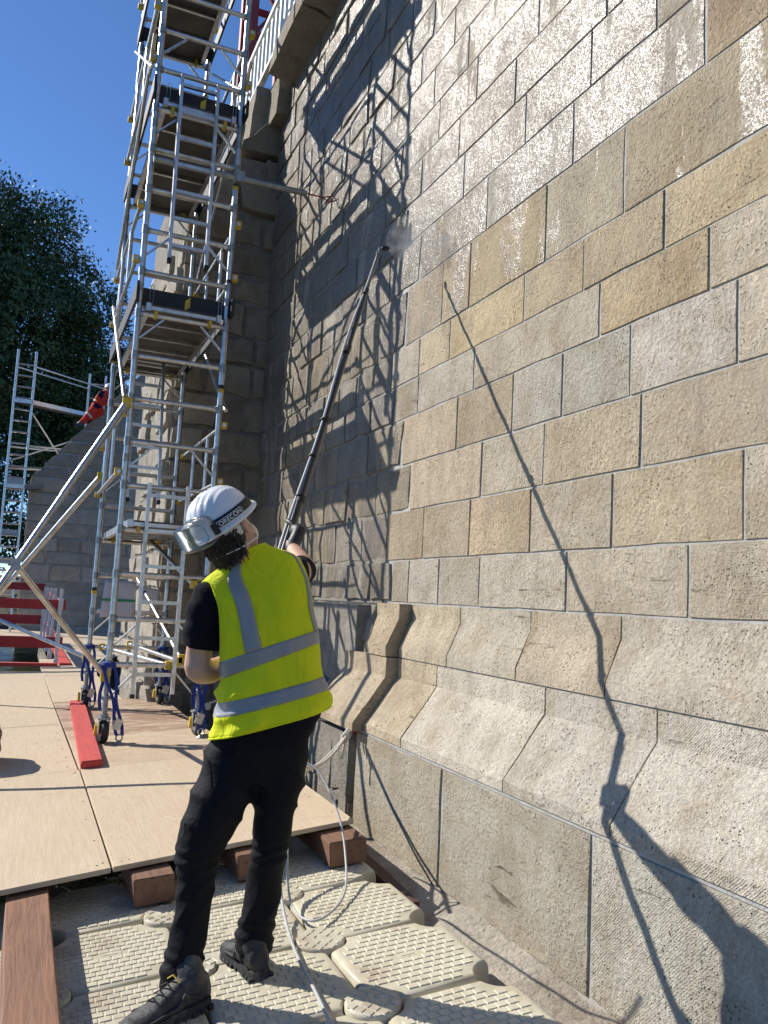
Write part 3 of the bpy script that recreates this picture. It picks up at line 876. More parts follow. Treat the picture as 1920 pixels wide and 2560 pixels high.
def pad_geo(mb, x, y, wx, wy, z0=0.0, ht=0.0036):
    mb.add([V((x + i * wx / 2, y + j * wy / 2, z0)) for i, j in ((-1, -1), (1, -1), (1, 1), (-1, 1))] + [V((x + i * (wx / 2 - 0.0025), y + j * (wy / 2 - 0.0025), z0 + ht)) for i, j in ((-1, -1), (1, -1), (1, 1), (-1, 1))],
           [(4, 5, 6, 7), (0, 1, 5, 4), (1, 2, 6, 5), (2, 3, 7, 6), (3, 0, 4, 7)])
fme = float_mesh()
mbp = MB()
nx, ny = 10, 13
pxp, pyp = 0.0385, 0.0335
for j in range(-7, 8):
    for i in range(-6, 7):
        x = i * pxp + (pxp / 2 if j % 2 else 0); y = j * pyp
        if abs(x) < 0.045 and abs(y) < 0.022: continue
        if inside(x, y, 0.036): pad_geo(mbp, x, y, pxp - 0.0028, pyp - 0.0028, -0.0005)
pme = mbp.mesh('tread_pads')
mbl = MB(); mbl.box((0, 0, 0.001), (0.07, 0.034, 0.003)); mbl.box((0, 0, 0.003), (0.05, 0.012, 0.002))
lme = mbl.mesh('maker_plate')
ordn = ['first', 'second', 'third', 'fourth', 'fifth', 'sixth']
first = True
sl = math.atan(0.09)
rows_f = [1.95 - PYY, 1.95, 2.43, 2.43 + PYY, 2.43 + 2 * PYY]
for rj, y0 in enumerate(rows_f):
    for ckk in range(-1, 3) if rj else range(0, 3):
        cx_ = GX - PXX / 2 + ckk * PXX; cy_ = (GY - 2 * PYY + PYY / 2) + rj * PYY
        fx = thing('pontoon_float', 'cream pontoon float, %s from the wall, %s row from the deck' % (ordn[2 - ckk], ordn[4 - rj]), 'float', (cx_, cy_, tilt(cx_, cy_) + 0.003 * nz((cx_, cy_, 0), 2.1)), 'interlocking pontoon floats', rot=(0.006 * nz((cx_, cy_, 4), 3), -sl + 0.006 * nz((cx_, cy_, 9), 3), 0))
        b_ = link(fme, 'float_body', M['pontoon'] if first else None, fx, local=True, autosmooth=50 if first else None)
        p_ = link(pme, 'tread_pads', M['pad'] if first else None, fx, local=True, kind='stuff')
        l_ = link(lme, 'maker_plate', M['pad'] if first else None, fx, local=True)
        first = False
# round coupling pins where four floats meet
mbd = MB(); mbd.lathe([(0.086, -0.05), (0.086, -0.008), (0.084, -0.003), (0.080, 0.0005)], (0, 0, 0), n=32)
dme = mbd.mesh('pin_head')
mbt = MB()
for j in range(-2, 3):
    for i in range(-2, 3):
        x, y = i * 0.031, j * 0.031
        if math.hypot(x, y) < 0.072 and not (abs(x + y) < 0.028 and abs(x - y) < 0.09): pad_geo(mbt, x, y, 0.0275, 0.0275, 0.0005, 0.0026)
tme = mbt.mesh('tread_pads')
mbs = MB(); mbs.box((0, 0, 0.001), (0.07, 0.014, 0.003), rot=Matrix.Rotation(R_(50), 3, 'Z'))
sme = mbs.mesh('key_slot')
first = True
pin_names = {(0, 2): 'beside the worker\'s forward boot', (0, 3): 'left of the worker\'s forward shin', (1, 2): 'crossed by the worker\'s shadow at the bottom', (1, 3): 'under the grey hose right of the rear boot', (1, 4): 'half hidden behind the worker\'s rear leg', (-1, 2): 'in the plank\'s shadow, nearest the camera', (-1, 3): 'in the plank\'s shadow, farther from the camera', (0, 1): 'at the bottom edge below the forward boot', (1, 1): 'at the bottom edge below the hose', (0, 4): 'under the deck edge by the left bearer'}
for (i, j), where in pin_names.items():
    px_, py_ = GX + i * PXX, GY + (j - 2) * PYY
    pn = thing('coupling_pin', 'round cream coupling pin %s' % where, 'pin', (px_, py_, tilt(px_, py_) + 0.009), 'round pins joining the floats', rot=(0, -sl, 0.25 * i + 0.15 * j))
    link(dme, 'pin_head', M['pad'] if first else None, pn, local=True, autosmooth=40 if first else None)
    link(tme, 'tread_pads', M['pad'] if first else None, pn, local=True, kind='stuff')
    link(sme, 'key_slot', M['pad'] if first else None, pn, local=True)
    first = False
#@@PART2@@
# ------------------------------------------------------------------ mobile scaffold tower
LX, RX, FYY, BYY = 0.63, 1.287, 6.33, 8.15
Z0, DZ = 0.70, 0.3245
lev = [Z0 + DZ * k for k in range(21)]
tower = thing('scaffold_tower', 'tall narrow aluminium scaffold tower on castors with ladders and black toe boards', 'scaffold', (0.96, 7.24, 0.15))
TOP = lev[-1] + 0.1
def leg_base(x, y): return 0.15 + tilt(x, y)
castor_src = {}
for (x, y) in ((LX, FYY), (RX, FYY), (LX, BYY), (RX, BYY)):
    zb = leg_base(x, y)
    mb = MB(); mb.cyl((x, y, 0.62), (x, y, TOP), 0.0220, 14); lg = mb.build('leg', M['alu'], tower, autosmooth=40)
    for k in range(4):              # spigot collars where frames stack
        zc = 0.74 + k * 4 * DZ + 0.13
        mb = MB(); mb.cyl((x, y, zc), (x, y, zc + 0.06), 0.0240, 14); mb.build('collar', M['galv'], lg, autosmooth=40)
    mb = MB(); mb.cyl((x, y, zb + 0.17), (x, y, 0.66), 0.019, 12); js_ = mb.build('jack_screw', M['galv'], tower, autosmooth=40)
    mb = MB(); mb.lathe([(0.022, 0), (0.045, 0.004), (0.045, 0.026), (0.022, 0.03)], (x, y, zb + 0.30), n=8); mb.build('jack_nut', M['galv'], js_)
    # castor
    rr = 0.082
    wy = y - 0.02
    mb = MB(); mb.lathe([(0.05, -0.02), (rr - 0.012, -0.024), (rr, -0.012), (rr, 0.012), (rr - 0.012, 0.024), (0.05, 0.02)], (x, wy, zb + rr), axis=(1, 0.12, 0), n=24)
    wh = mb.build('castor_wheel', M['black'], tower, autosmooth=40)
    mb = MB(); mb.lathe([(0.02, -0.03), (0.05, -0.021), (0.05, 0.021), (0.02, 0.03)], (x, wy, zb + rr), axis=(1, 0.12, 0), n=16); mb.build('hub', M['galv'], wh)
    mb = MB()
    for sgn in (-1, 1):
        mb.box((x + sgn * 0.034, wy + 0.003, zb + 0.115), (0.006, 0.07, 0.10), taper=0.9)
    mb.box((x, y, zb + 0.17), (0.085, 0.085, 0.014)); mb.cyl((x, y, zb + 0.17), (x, y, zb + 0.2), 0.03, 12)
    mb.build('castor_fork', M['galv'], tower)
    mb = MB(); mb.box((x - 0.055, wy - 0.03, zb + 0.10), (0.02, 0.035, 0.075), rot=Matrix.Rotation(0.4, 3, 'X')); mb.build('brake_lever', M['yellow'], tower)
# rungs of the end frames
for y in (FYY, BYY):
    for i, z in enumerate(lev):
        mb = MB(); mb.cyl((LX + 0.02, y, z), (RX - 0.02, y, z), 0.0190, 12)
        rg = mb.build('rung', M['alu'], tower, autosmooth=40)
        for sx in (LX, RX):         # weld ferrules
            s = 1 if sx == LX else -1
            mb = MB(); mb.cyl((sx + s * 0.018, y, z), (sx + s * 0.036, y, z), 0.0225, 12); mb.cyl((sx, y, z - 0.032), (sx, y, z + 0.032), 0.0258, 12)
            mb.build('ferrule', M['galv'], rg, autosmooth=40)
    for i in (1, 5, 8, 10, 13, 15, 18):     # corner gussets
        z = lev[i]
        for sx, s in ((LX, 1), (RX, -1)):
            mb = MB(); mb.beam((sx + s * 0.02, y + 0.004, z - 0.19), (sx + s * 0.19, y + 0.004, z - 0.02), 0.012, 0.026, up=(0, 1, 0)); mb.build('gusset', M['alu'], tower)
    for sx, s in ((LX, 1), (RX, -1)):
        mb = MB(); mb.beam((sx + s * 0.015, y + 0.004, 0.46), (sx + s * 0.2, y + 0.004, 0.665), 0.012, 0.026, up=(0, 1, 0)); mb.build('gusset', M['alu'], tower)
# platforms
def platform(z, hatch=True):
    xa, xb = LX + 0.045, RX - 0.045
    ya, yb = FYY - 0.06, BYY + 0.06
    mb = MB(); mb.box(((xa + xb) / 2, (ya + yb) / 2, z + 0.062), (xb - xa - 0.06, yb - ya - 0.02, 0.012)); pf = mb.build('platform', M['phenolic'], tower)
    for x in (xa + 0.02, xb - 0.02):
        mb = MB(); mb.box((x, (ya + yb) / 2, z + 0.045), (0.035, yb - ya, 0.055)); mb.build('side_rail', M['alu'], pf)
    for k in range(6):
        y = ya + 0.03 + (yb - ya - 0.06) * k / 5
        mb = MB(); mb.box(((xa + xb) / 2, y, z + 0.042), (xb - xa - 0.08, 0.03, 0.028)); mb.build('cross_member', M['alu'], pf)
    for x in (xa + 0.08, xb - 0.08):
        for y in (FYY, BYY):
            mb = MB(); mb.box((x, y, z + 0.012), (0.026, 0.062, 0.062)); mb.build('hook', M['yellow'], pf)
    return pf
def toe_boards(z):
    zb = z + 0.075
    hb = 0.135
    # end boards and side boards, black with a yellow lozenge
    for y in (FYY + 0.035, BYY - 0.035):
        mb = MB(); mb.box(((LX + RX) / 2, y, zb + hb / 2), (RX - LX + 0.02, 0.018, hb)); tb = mb.build('toe_board', M['black'], tower)
        mb = MB()
        xm = (LX + RX) / 2 + 0.03
        s = -0.0105 if y < 7 else -0.0105
        mb.add([V((xm - 0.02, y + s, zb + 0.01)), V((xm + 0.02, y + s, zb + 0.045)), V((xm + 0.02, y + s, zb + 0.125)), V((xm - 0.02, y + s, zb + 0.09))], [(0, 1, 2, 3)])
        mb.build('lozenge', M['yellow'], tb)
        for xo in (LX + 0.075, RX - 0.06):
            mb = MB(); mb.tube([(xo, y - 0.012, zb + 0.02), (xo, y - 0.014, zb + 0.165), (xo + 0.025, y - 0.014, zb + 0.165), (xo + 0.025, y - 0.012, zb + 0.02)], 0.003, 6); mb.build('clip', M['galv'], tb)
    for x in (LX - 0.028, RX + 0.028):
        mb = MB(); mb.box((x, (FYY + BYY) / 2, zb + hb / 2), (0.018, BYY - FYY + 0.22, hb)); mb.build('toe_board', M['black'], tower)
P_LV = (3, 8, 13, 18)
for i in P_LV: platform(lev[i])
for i in (8, 13, 18): toe_boards(lev[i])
# guard frames down both long sides: two tubes with posts between
def guard(x, za, zb_, posts=(0.33, 0.66), end=0.0):
    mb = MB(); mb.cyl((x, FYY, za), (x, BYY, za), 0.0155, 10); gr = mb.build('guard_rail', M['alu'], tower, autosmooth=40)
    mb = MB(); mb.cyl((x, FYY, zb_), (x, BYY, zb_), 0.0155, 10); mb.build('guard_rail', M['alu'], tower, autosmooth=40)
    for t in posts:
        y = FYY + (BYY - FYY) * t
        mb = MB(); mb.cyl((x, y, za), (x, y, zb_), 0.016, 10); mb.build('guard_post', M['alu'], gr, autosmooth=40)
    for y in (FYY, BYY):
        for z in (za, zb_):
            mb = MB(); mb.box((x, y + (0.03 if y == FYY else -0.03), z), (0.05, 0.05, 0.05)); mb.build('clamp', M['yellow'], gr)
for x, s in ((LX - 0.045, -1), (RX + 0.045, 1)):
    for i in (3, 8, 13, 18):
        guard(x, lev[i] + 0.42, lev[i] + 0.86)
# long diagonals on the sides
for x, s in ((LX - 0.05, -1), (RX + 0.05, 1)):
    for i, up in ((6, 1), (11, -1), (14, 1)):
        a, b = (FYY, BYY) if up > 0 else (BYY, FYY)
        mb = MB(); mb.cyl((x, a, lev[i]), (x, b, lev[i] + 1.25), 0.0150, 10); mb.build('diagonal_brace', M['alu'], tower, autosmooth=40)
# plan braces near the base and inner diagonal
for a, b in (((0.74, BYY, lev[0]), (1.05, FYY, lev[0])), ((0.98, BYY, lev[0] + 0.03), (1.12, FYY, lev[0] + 0.03)), ((1.0, BYY, lev[2]), (1.14, FYY, lev[0] + 0.05)), ((1.08, BYY, lev[3] + 0.05), (1.19, FYY, lev[2] - 0.05))):
    mb = MB(); mb.cyl(a, b, 0.018, 10); br = mb.build('plan_brace', M['alu'], tower, autosmooth=40)
    a, b = V(a), V(b)
    for p in (a, b):
        mb = MB(); mb.box(p, (0.045, 0.055, 0.06)); mb.build('clamp', M['yellow'], br)
    for t in (0.10, 0.16, 0.22):
        q = a + (b - a) * t
        mb = MB(); mb.cyl(q, q + (b - a).normalized() * 0.03, 0.0195, 10); mb.build('black_band', M['black'], br)
# ladders
def ladder(p0, p1, wv, n, name='ladder'):
    p0 = V(p0); p1 = V(p1); wv = V(wv)
    d = (p1 - p0)
    src = None
    for q, nm in ((p0, 0), (p0 + wv, 1)):
        mb = MB(); mb.beam(q, q + d, 0.024, 0.05, up=(0, 1, 0)); o = mb.build('ladder_stile', M['alu'], tower)
        if src is None: src = o
        mb = MB(); mb.beam(q, q + d.normalized() * 0.03, 0.03, 0.056, up=(0, 1, 0)); mb.build('rubber_foot', M['black'], o)
    for k in range(n):
        t = (k + 0.65) / n
        mb = MB(); mb.beam(p0 + d * t + wv * 0.03, p0 + d * t + wv * 0.97, 0.026, 0.026); mb.build('ladder_rung', M['alu'], tower)
ladder((0.80, 6.26, 0.47), (0.805, 6.26, 2.02), (0.28, 0, 0), 6)
ladder((0.81, 6.26, 3.70), (0.80, 6.26, 5.20), (0.278, 0, 0), 7)
ladder((0.79, 7.55, 2.0), (0.765, 7.75, 3.35), (0.265, 0, 0), 7)
# stabilisers on the open side
def stabiliser(top, foot, strut_to, yc):
    top, foot, strut_to = V(top), V(foot), V(strut_to)
    mb = MB(); mb.cyl(top, foot, 0.0225, 14); st = mb.build('stabiliser', M['alu'], tower, autosmooth=40)
    m_ = top + (foot - top) * 0.30
    mb = MB(); mb.cyl(top, m_, 0.0258, 14); mb.build('stabiliser_sleeve', M['alu'], st, autosmooth=40)
    q = top + (foot - top) * yc
    mb = MB(); mb.cyl(q, strut_to, 0.0195, 12); mb.build('stabiliser_strut', M['alu'], st, autosmooth=40)
    mb = MB(); mb.box(q, (0.06, 0.06, 0.08)); mb.build('clamp', M['galv'], st)
    for p in (top, strut_to):
        mb = MB(); mb.box(p, (0.06, 0.06, 0.075)); mb.build('clamp', M['yellow'], st)
    mb = MB(); mb.lathe([(0.07, 0), (0.07, 0.012), (0.03, 0.03)], foot - V((0, 0, 0.02)), n=16); mb.build('foot_pad', M['black'], st)
stabiliser((LX - 0.03, 6.31, 2.60), (-0.68, 5.52, 0.13), (LX - 0.02, 6.32, 0.62), 0.50)
stabiliser((LX - 0.03, 8.17, 2.27), (-0.86, 9.3, 0.13), (LX - 0.02, 8.16, 0.60), 0.62)
# small hazard tapes on legs
for (x, y, z) in ((RX, FYY, 3.62), (RX, FYY, 2.78), (LX, BYY, 1.18), (LX, BYY, 3.35), (RX, FYY, 4.42)):
    mb = MB(); mb.cyl((x, y, z), (x, y, z + 0.03), 0.0232, 14); mb.build('hazard_tape', M['yellow'], tower)
    mb = MB(); mb.cyl((x, y, z + 0.03), (x, y, z + 0.06), 0.0232, 14); mb.build('hazard_tape', M['black'], tower)

# tie tube to the wall
tie = thing('tie_tube', 'dull galvanised tie tube running from the scaffold tower to a wall hook', 'tube', (1.3, 6.33, 4.5))
c0 = V((1.30, 6.285, 4.505)); an = V((2.118, 6.29, 4.525)); dv = (an - c0).normalized()
mb = MB(); mb.cyl(c0 - dv * 0.66, an - dv * 0.26, 0.024, 14); mb.build('tube', M['galv'], tie, autosmooth=40)
mb = MB(); mb.tube([an - dv * 0.27, an - dv * 0.12, an - dv * 0.03 + V((0, 0, 0.03)), an + V((0, 0, 0.0)), an - dv * 0.06 - V((0, 0, 0.03)), an - dv * 0.13], 0.006, 8); mb.build('hook', M['red_steel'], tie)
mb = MB(); mb.box(c0, (0.07, 0.09, 0.085)); mb.build('coupler', M['galv'], tie)

# ratchet straps holding the tower down
def strap(x, y, ex, ey, lab):
    zb = leg_base(x, y)
    t = thing('ratchet_strap', lab, 'strap', (x, y, zb), 'blue straps at the tower feet')
    eye = V((ex, ey, 0.15 + tilt(ex, ey)))
    mb = MB()
    for s in (-1, 1):
        a = V((x + s * 0.03, y - 0.03, 0.71)); b = eye + V((s * 0.012, 0, 0.06))
        rows = []
        for k in range(9):
            q = a + (b - a) * (k / 8) + V((0.012 * s * math.sin(k * 1.1), -0.02 * math.sin(math.pi * k / 8), 0))
            rows.append([q + V((-0.0115, 0.004 * math.sin(k), 0)), q + V((0.0115, -0.004 * math.sin(k), 0))])
        mb.grid(rows)
    mb.tube([V((x, y, 0.70)) + V((0.036 * math.cos(a), 0.036 * math.sin(a), 0)) for a in [2 * math.pi * k / 14 for k in range(14)]], 0.02, 8, closed=True)
    mb.grid([[V((x - 0.05 + 0.012 * i_, y - 0.035, 0.69 - 0.06 * k_ + 0.0)) + V((0.01 * math.sin(k_ * 1.3), 0.006 * math.cos(k_), 0)) for i_ in (0, 2)] for k_ in range(6)])
    o = mb.build('webbing', M['blue_strap'], t)
    md = o.modifiers.new('t', 'SOLIDIFY'); md.thickness = 0.0025
    mb = MB(); mb.box(eye + V((-0.02, -0.01, 0.14)), (0.05, 0.035, 0.075), rot=Matrix.Rotation(0.3, 3, 'Y')); mb.cyl(eye + V((-0.05, -0.01, 0.16)), eye + V((0.01, -0.01, 0.16)), 0.012, 8); mb.build('ratchet', M['brass'], t)
    mb = MB(); mb.tube([eye + V((0.022 * math.cos(a), 0, 0.045 + 0.022 * math.sin(a))) for a in [2 * math.pi * k / 12 for k in range(12)]], 0.0055, 8, closed=True); mb.lathe([(0.03, 0), (0.03, 0.005), (0.012, 0.024)], eye, n=12); mb.build('ring_bolt', M['brass'], t)
strap(LX, FYY, LX + 0.10, FYY - 0.12, 'blue ratchet strap on the nearest left castor leg of the tower')
strap(RX, FYY, RX + 0.005, FYY - 0.16, 'blue ratchet strap on the tower leg just left of the worker\'s elbow')
strap(LX, BYY, LX + 0.06, BYY - 0.10, 'blue ratchet strap on the farther left castor leg')
strap(RX, BYY, RX + 0.06, BYY - 0.10, 'blue ratchet strap on the farther right castor leg by the pier')

# notices hung on the back frame
def notice(pts, lab, green=None):
    mb = MB(); n = 8
    p00, p10, p11, p01 = [V(p) for p in pts]
    rows = []
    for j in range(n + 1):
        v = j / n; row = []
        for i in range(n + 1):
            u = i / n
            p = (p00 * (1 - u) + p10 * u) * (1 - v) + (p01 * (1 - u) + p11 * u) * v
            row.append(p + V((0, 0.012 * nz(p, 6), 0)))
        rows.append(row)
    mb.grid(rows)
    t = thing('notice_sheet', lab, 'sheet', ((p00.x + p10.x) / 2, p00.y, p00.z))
    o = mb.build('sheet', M['paper'], t, smooth=True); md = o.modifiers.new('t', 'SOLIDIFY'); md.thickness = 0.003
    if green:
        mb = MB(); z, hgt = green; mb.add([V((p00.x + 0.01, p00.y - 0.016, z)), V((p10.x - 0.01, p00.y - 0.016, z)), V((p10.x - 0.01, p00.y - 0.016, z + hgt)), V((p00.x + 0.01, p00.y - 0.016, z + hgt))], [(0, 1, 2, 3)]); mb.build('green_band', M['green_print'], t)
    return t
notice([(0.69, 8.10, 0.97), (1.005, 8.10, 0.985), (0.995, 8.10, 1.31), (0.715, 8.10, 1.32)], 'white sheet with a green band hung on the tower\'s back frame', (1.12, 0.022))
notice([(1.03, 8.08, 1.11), (1.20, 8.08, 1.10), (1.20, 8.08, 1.25), (1.01, 8.08, 1.27)], 'small plain white sheet pinned beside the green-banded one')

# ------------------------------------------------------------------ second tower by the wing wall
ft = thing('access_tower', 'slim silver access tower with platforms beside the wing wall, under the trees', 'scaffold', (0.2, 21.4, 0.15))
ax = V((0.145, -0.0, 0)); 
TL, TR = -0.505, -0.12
ZT = 6.55
def fcyl(a, b, r, nm, par=ft, mat='alu', n=8):
    mb = MB(); mb.cyl(a, b, r, n); return mb.build(nm, M[mat], par, autosmooth=40)
yn_, yf_ = 20.55, 24.6
for x in (TL, TR): fcyl((x, yn_, 0.15), (x, yn_, ZT), 0.028, 'leg')
k = 0
z = 0.45
while z < ZT - 0.1:
    fcyl((TL, yn_, z), (TR, yn_, z), 0.022, 'rung'); z += 0.262; k += 1
for x in (1.29, 1.72): fcyl((x, yf_, 4.0), (x, yf_, 7.2), 0.03, 'leg')
for i in range(7): fcyl((1.29, yf_, 4.4 + i * 0.42), (1.72, yf_, 4.4 + i * 0.42), 0.024, 'rung')
for z in (6.2, 4.35, 3.85):
    fcyl((TR, yn_, z), (1.72, yf_, z + 0.62), 0.022, 'guard_rail'); fcyl((TL, yn_, z - 0.06), (1.29, yf_, z + 0.56), 0.022, 'guard_rail')
fcyl((TR, yn_, 5.15), (1.3, yf_, 3.9), 0.02, 'diagonal_brace'); fcyl((TL, yn_, 3.95), (1.72, yf_, 5.6), 0.02, 'diagonal_brace')
for z in (5.38, 3.42):
    mb = MB()
    a0, a1, b0, b1 = V((TL, yn_, z)), V((TR, yn_, z)), V((1.29, yf_, z + 0.62)), V((1.72, yf_, z + 0.62))
    mb.add([a0, a1, b1, b0] + [p - V((0, 0, 0.09)) for p in (a0, a1, b1, b0)], [(0, 1, 2, 3), (7, 6, 5, 4), (0, 4, 5, 1), (1, 5, 6, 2), (2, 6, 7, 3), (3, 7, 4, 0)])
    pf = mb.build('platform', M['phenolic'], ft)
    mb = MB(); mb.beam(a1 + V((0.01, -0.03, -0.02)), b1 + V((0.01, -0.03, -0.02)), 0.03, 0.10); mb.build('platform_edge', M['alu'], pf)
    mb = MB(); mb.beam(a0 + V((0, -0.03, -0.02)), a1 + V((0, -0.03, -0.02)), 0.03, 0.09); mb.build('platform_edge', M['alu'], pf)
mb = MB(); mb.box(((TL + TR) / 2, yn_, 3.52), (0.36, 0.02, 0.16)); mb.build('toe_board', M['galv'], ft)
for (zc) in (2.35, 1.72):
    mb = MB(); mb.box(((TL + TR) / 2, yn_ + 0.04, zc), (0.36, 0.02, 0.14)); mb.build('toe_board', M['galv'], ft)

# ------------------------------------------------------------------ opening in the deck with red guard boards
gd = []
def board(a, b, ht, lab, th=0.03):
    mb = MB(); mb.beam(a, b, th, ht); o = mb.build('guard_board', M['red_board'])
    tag(o, lab, 'board', 'red guard boards round the opening'); return o
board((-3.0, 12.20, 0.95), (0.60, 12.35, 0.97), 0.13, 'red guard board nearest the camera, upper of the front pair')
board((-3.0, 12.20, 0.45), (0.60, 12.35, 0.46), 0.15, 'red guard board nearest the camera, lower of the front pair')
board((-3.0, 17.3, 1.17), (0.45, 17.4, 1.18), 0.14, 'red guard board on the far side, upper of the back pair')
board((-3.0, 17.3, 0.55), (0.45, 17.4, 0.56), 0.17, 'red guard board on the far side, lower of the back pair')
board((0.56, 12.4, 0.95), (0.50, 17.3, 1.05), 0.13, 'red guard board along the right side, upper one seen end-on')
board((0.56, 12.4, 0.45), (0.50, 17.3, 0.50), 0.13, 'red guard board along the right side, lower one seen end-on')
mb = MB(); mb.box((-1.25, 12.25, 0.165), (3.6, 0.12, 0.05)); tag(mb.build('kick_board', M['red_paint']), 'flat red board on the deck along the opening\'s near edge', 'plank')
mb = MB(); mb.box((0.66, 14.9, 0.165), (0.15, 5.0, 0.03)); tag(mb.build('kick_board', M['red_paint']), 'flat red board on the deck along the opening\'s right side', 'plank')
for k, (x, y, lab) in enumerate(((0.535, 12.35, 'pale square guard post at the near right corner of the opening'), (0.50, 13.6, 'slim guard post behind the near corner post'), (0.49, 14.9, 'middle slim guard post on the opening\'s right side'), (0.47, 16.2, 'slim guard post next to the far corner'), (0.45, 17.35, 'far corner guard post of the opening'), (-1.6, 12.25, 'guard post at the near side, left of the picture'))):
    t = thing('guard_post', lab, 'post', (x, y, 0.15), 'posts of the opening guard')
    mb = MB(); mb.box((x, y, 0.67), (0.038, 0.038, 1.04)); mb.build('post', M['white_paint'], t)
    for zc_, hc_ in ((0.19, 0.09), (0.98, 0.16), (0.5, 0.16)):
        mb = MB(); mb.box((x, y, zc_), (0.062, 0.062, hc_)); mb.build('socket', M['white_paint'], t)
# float side lugs seen down in the opening
mb = MB()
for k in range(22):
    mb.box((0.46, 12.6 + k * 0.21, -0.02), (0.09, 0.12, 0.16), taper=0.85)
tag(mb.build('float_lugs', M['pontoon']), 'row of grey-white float lugs along the water opening', 'float', kind='stuff')

# ------------------------------------------------------------------ trees and bank
rng = random.Random(77)
mb = MB(); rows = []
for j in range(12):
    y = 26 + j * 8
    rows.append([V((x, y, (1.1 if j else -0.4) + 0.08 * j + 0.3 * nz((x, y, 0), 0.2))) for x in range(-90, 61, 6)])
mb.grid(rows); tag(mb.build('river_bank', M['soil'], smooth=True), kind='structure')

def tree(name, label, base, ht, trunk_r, blobs, nleaf, lsize, mat, droop=0.0, seed=1, group='trees beyond the wing wall'):
    rg = random.Random(seed)
    base = V(base)
    t = thing(name, label, 'tree', base, group)
    mb = MB()
    top = base + V((0, 0, ht * 0.6))
    mb.tube([base + (top - base) * k / 6 + V((0.12 * ht * 0.1 * nz((k, 0, seed), 0.7), 0.1 * nz((0, k, seed), 0.6), 0)) for k in range(7)], [trunk_r * (1 - 0.12 * k) for k in range(7)], 12)
    for (c, r) in blobs[:14]:
        c = V(c); a = base + (top - base) * rg.uniform(0.45, 0.95)
        mid = (a + c) / 2 + V((0, 0, rg.uniform(-0.2, 0.4)))
        mb.tube([a, mid, c], [trunk_r * 0.4, trunk_r * 0.25, trunk_r * 0.08], 7)
    mb.build('trunk', M['bark'], t, smooth=True)
    vs = []; fs = []
    tot = sum(r[0] * r[1] * r[2] for c, r in blobs) if isinstance(blobs[0][1], tuple) else sum(r ** 2 for c, r in blobs)
    for (c, r) in blobs:
        rx, ry, rz = r if isinstance(r, tuple) else (r, r, r * 0.85)
        wgt = (rx * ry * rz) if isinstance(blobs[0][1], tuple) else r ** 2
        n = int(nleaf * wgt / tot)
        c = V(c)
        nt = max(6, n // 26)
        for q in range(nt):
            # a twig cluster near the blob's surface
            d = V((rg.gauss(0, 1), rg.gauss(0, 1), rg.gauss(0, 1))).normalized()
            rad = rg.uniform(0.45, 1.0) ** 0.6 * (1 + 0.22 * noise.noise(d * 2.2 + V((seed, c.x, c.z))))
            tc_ = c + V((d.x * rx, d.y * ry, d.z * rz)) * rad
            td = (d + V((rg.uniform(-.5, .5), rg.uniform(-.5, .5), rg.uniform(-.2, .6) - droop))).normalized()
            for k in range(26):
                s = rg.uniform(0, 1)
                p = tc_ + td * (s - 0.4) * lsize * 5.0 + V((rg.gauss(0, 1), rg.gauss(0, 1), rg.gauss(0, 1))) * lsize * 1.1
                a = V((rg.gauss(0, 1), rg.gauss(0, 1), rg.gauss(0, 1) - droop)).normalized(); b = a.cross(td + V((0.01, 0, 0))).normalized()
                l = lsize * rg.uniform(0.6, 1.25)
                i0 = len(vs)
                vs += [p - a * l * 0.5, p + b * l * 0.28, p + a * l * 0.6, p - b * l * 0.28]
                fs.append((i0, i0 + 1, i0 + 2, i0 + 3))
    me = bpy.data.meshes.new('crown'); me.from_pydata([tuple(p) for p in vs], [], fs)
    link(me, 'crown', M[mat], t)
    return t
# big willow-like tree: blobs placed around the crown's real volume, 32 m off
def at_far(x, y, dist):     # azimuth-style placement: lateral, height at a distance
    return (x, y, dist)
blobs = []
rg = random.Random(3)
for (x, z, r) in ((-3.0, 13.2, 1.9), (-1.6, 12.0, 1.8), (-0.4, 10.6, 1.7), (0.5, 9.2, 1.6), (0.7, 7.8, 1.5), (-2.6, 11.0, 2.1), (-1.5, 9.6, 2.1), (-0.6, 8.2, 2.0), (-3.6, 9.0, 2.3), (-2.2, 7.4, 2.1), (-0.4, 6.6, 1.8), (0.6, 6.4, 1.1), (-3.6, 6.2, 2.0), (-1.6, 5.4, 1.8), (-4.6, 12.0, 2.2), (-5.2, 9.6, 2.3), (-5.6, 7.0, 2.2), (-0.2, 5.2, 1.3), (-4.4, 14.0, 1.8), (-2.8, 4.2, 1.6), (0.3, 11.9, 1.2), (1.1, 10.4, 1.2), (1.45, 8.9, 1.25), (1.3, 7.4, 1.2), (-1.0, 13.2, 1.4)):
    blobs.append(((x * 1.05 + 0.55, 33 + rg.uniform(-1.2, 1.2), z * 1.05 + 0.3), r * 1.08))
tree('willow_tree', 'large dark green tree with feathery shoots against the blue sky', (-2.4, 33.2, 0.7), 9.5, 0.42, blobs, 140000, 0.15, 'leaf', droop=0.25, seed=5)
blobs = []
for (x, z, r) in ((1.9, 8.3, 0.95), (2.5, 9.1, 0.8), (1.3, 7.4, 1.0), (2.6, 7.9, 1.0), (1.9, 6.8, 1.1), (2.9, 6.7, 1.1), (1.1, 6.0, 1.0), (2.3, 5.6, 1.1), (3.6, 7.4, 1.0), (3.4, 5.6, 1.1)):
    blobs.append(((x, 36 + rg.uniform(-0.8, 0.8), z), r))
tree('maple_tree', 'smaller broad-leaved tree showing beside the climbing worker', (2.1, 36.0, 0.7), 6.5, 0.25, blobs, 40000, 0.19, 'leaf2', seed=9)
blobs = []
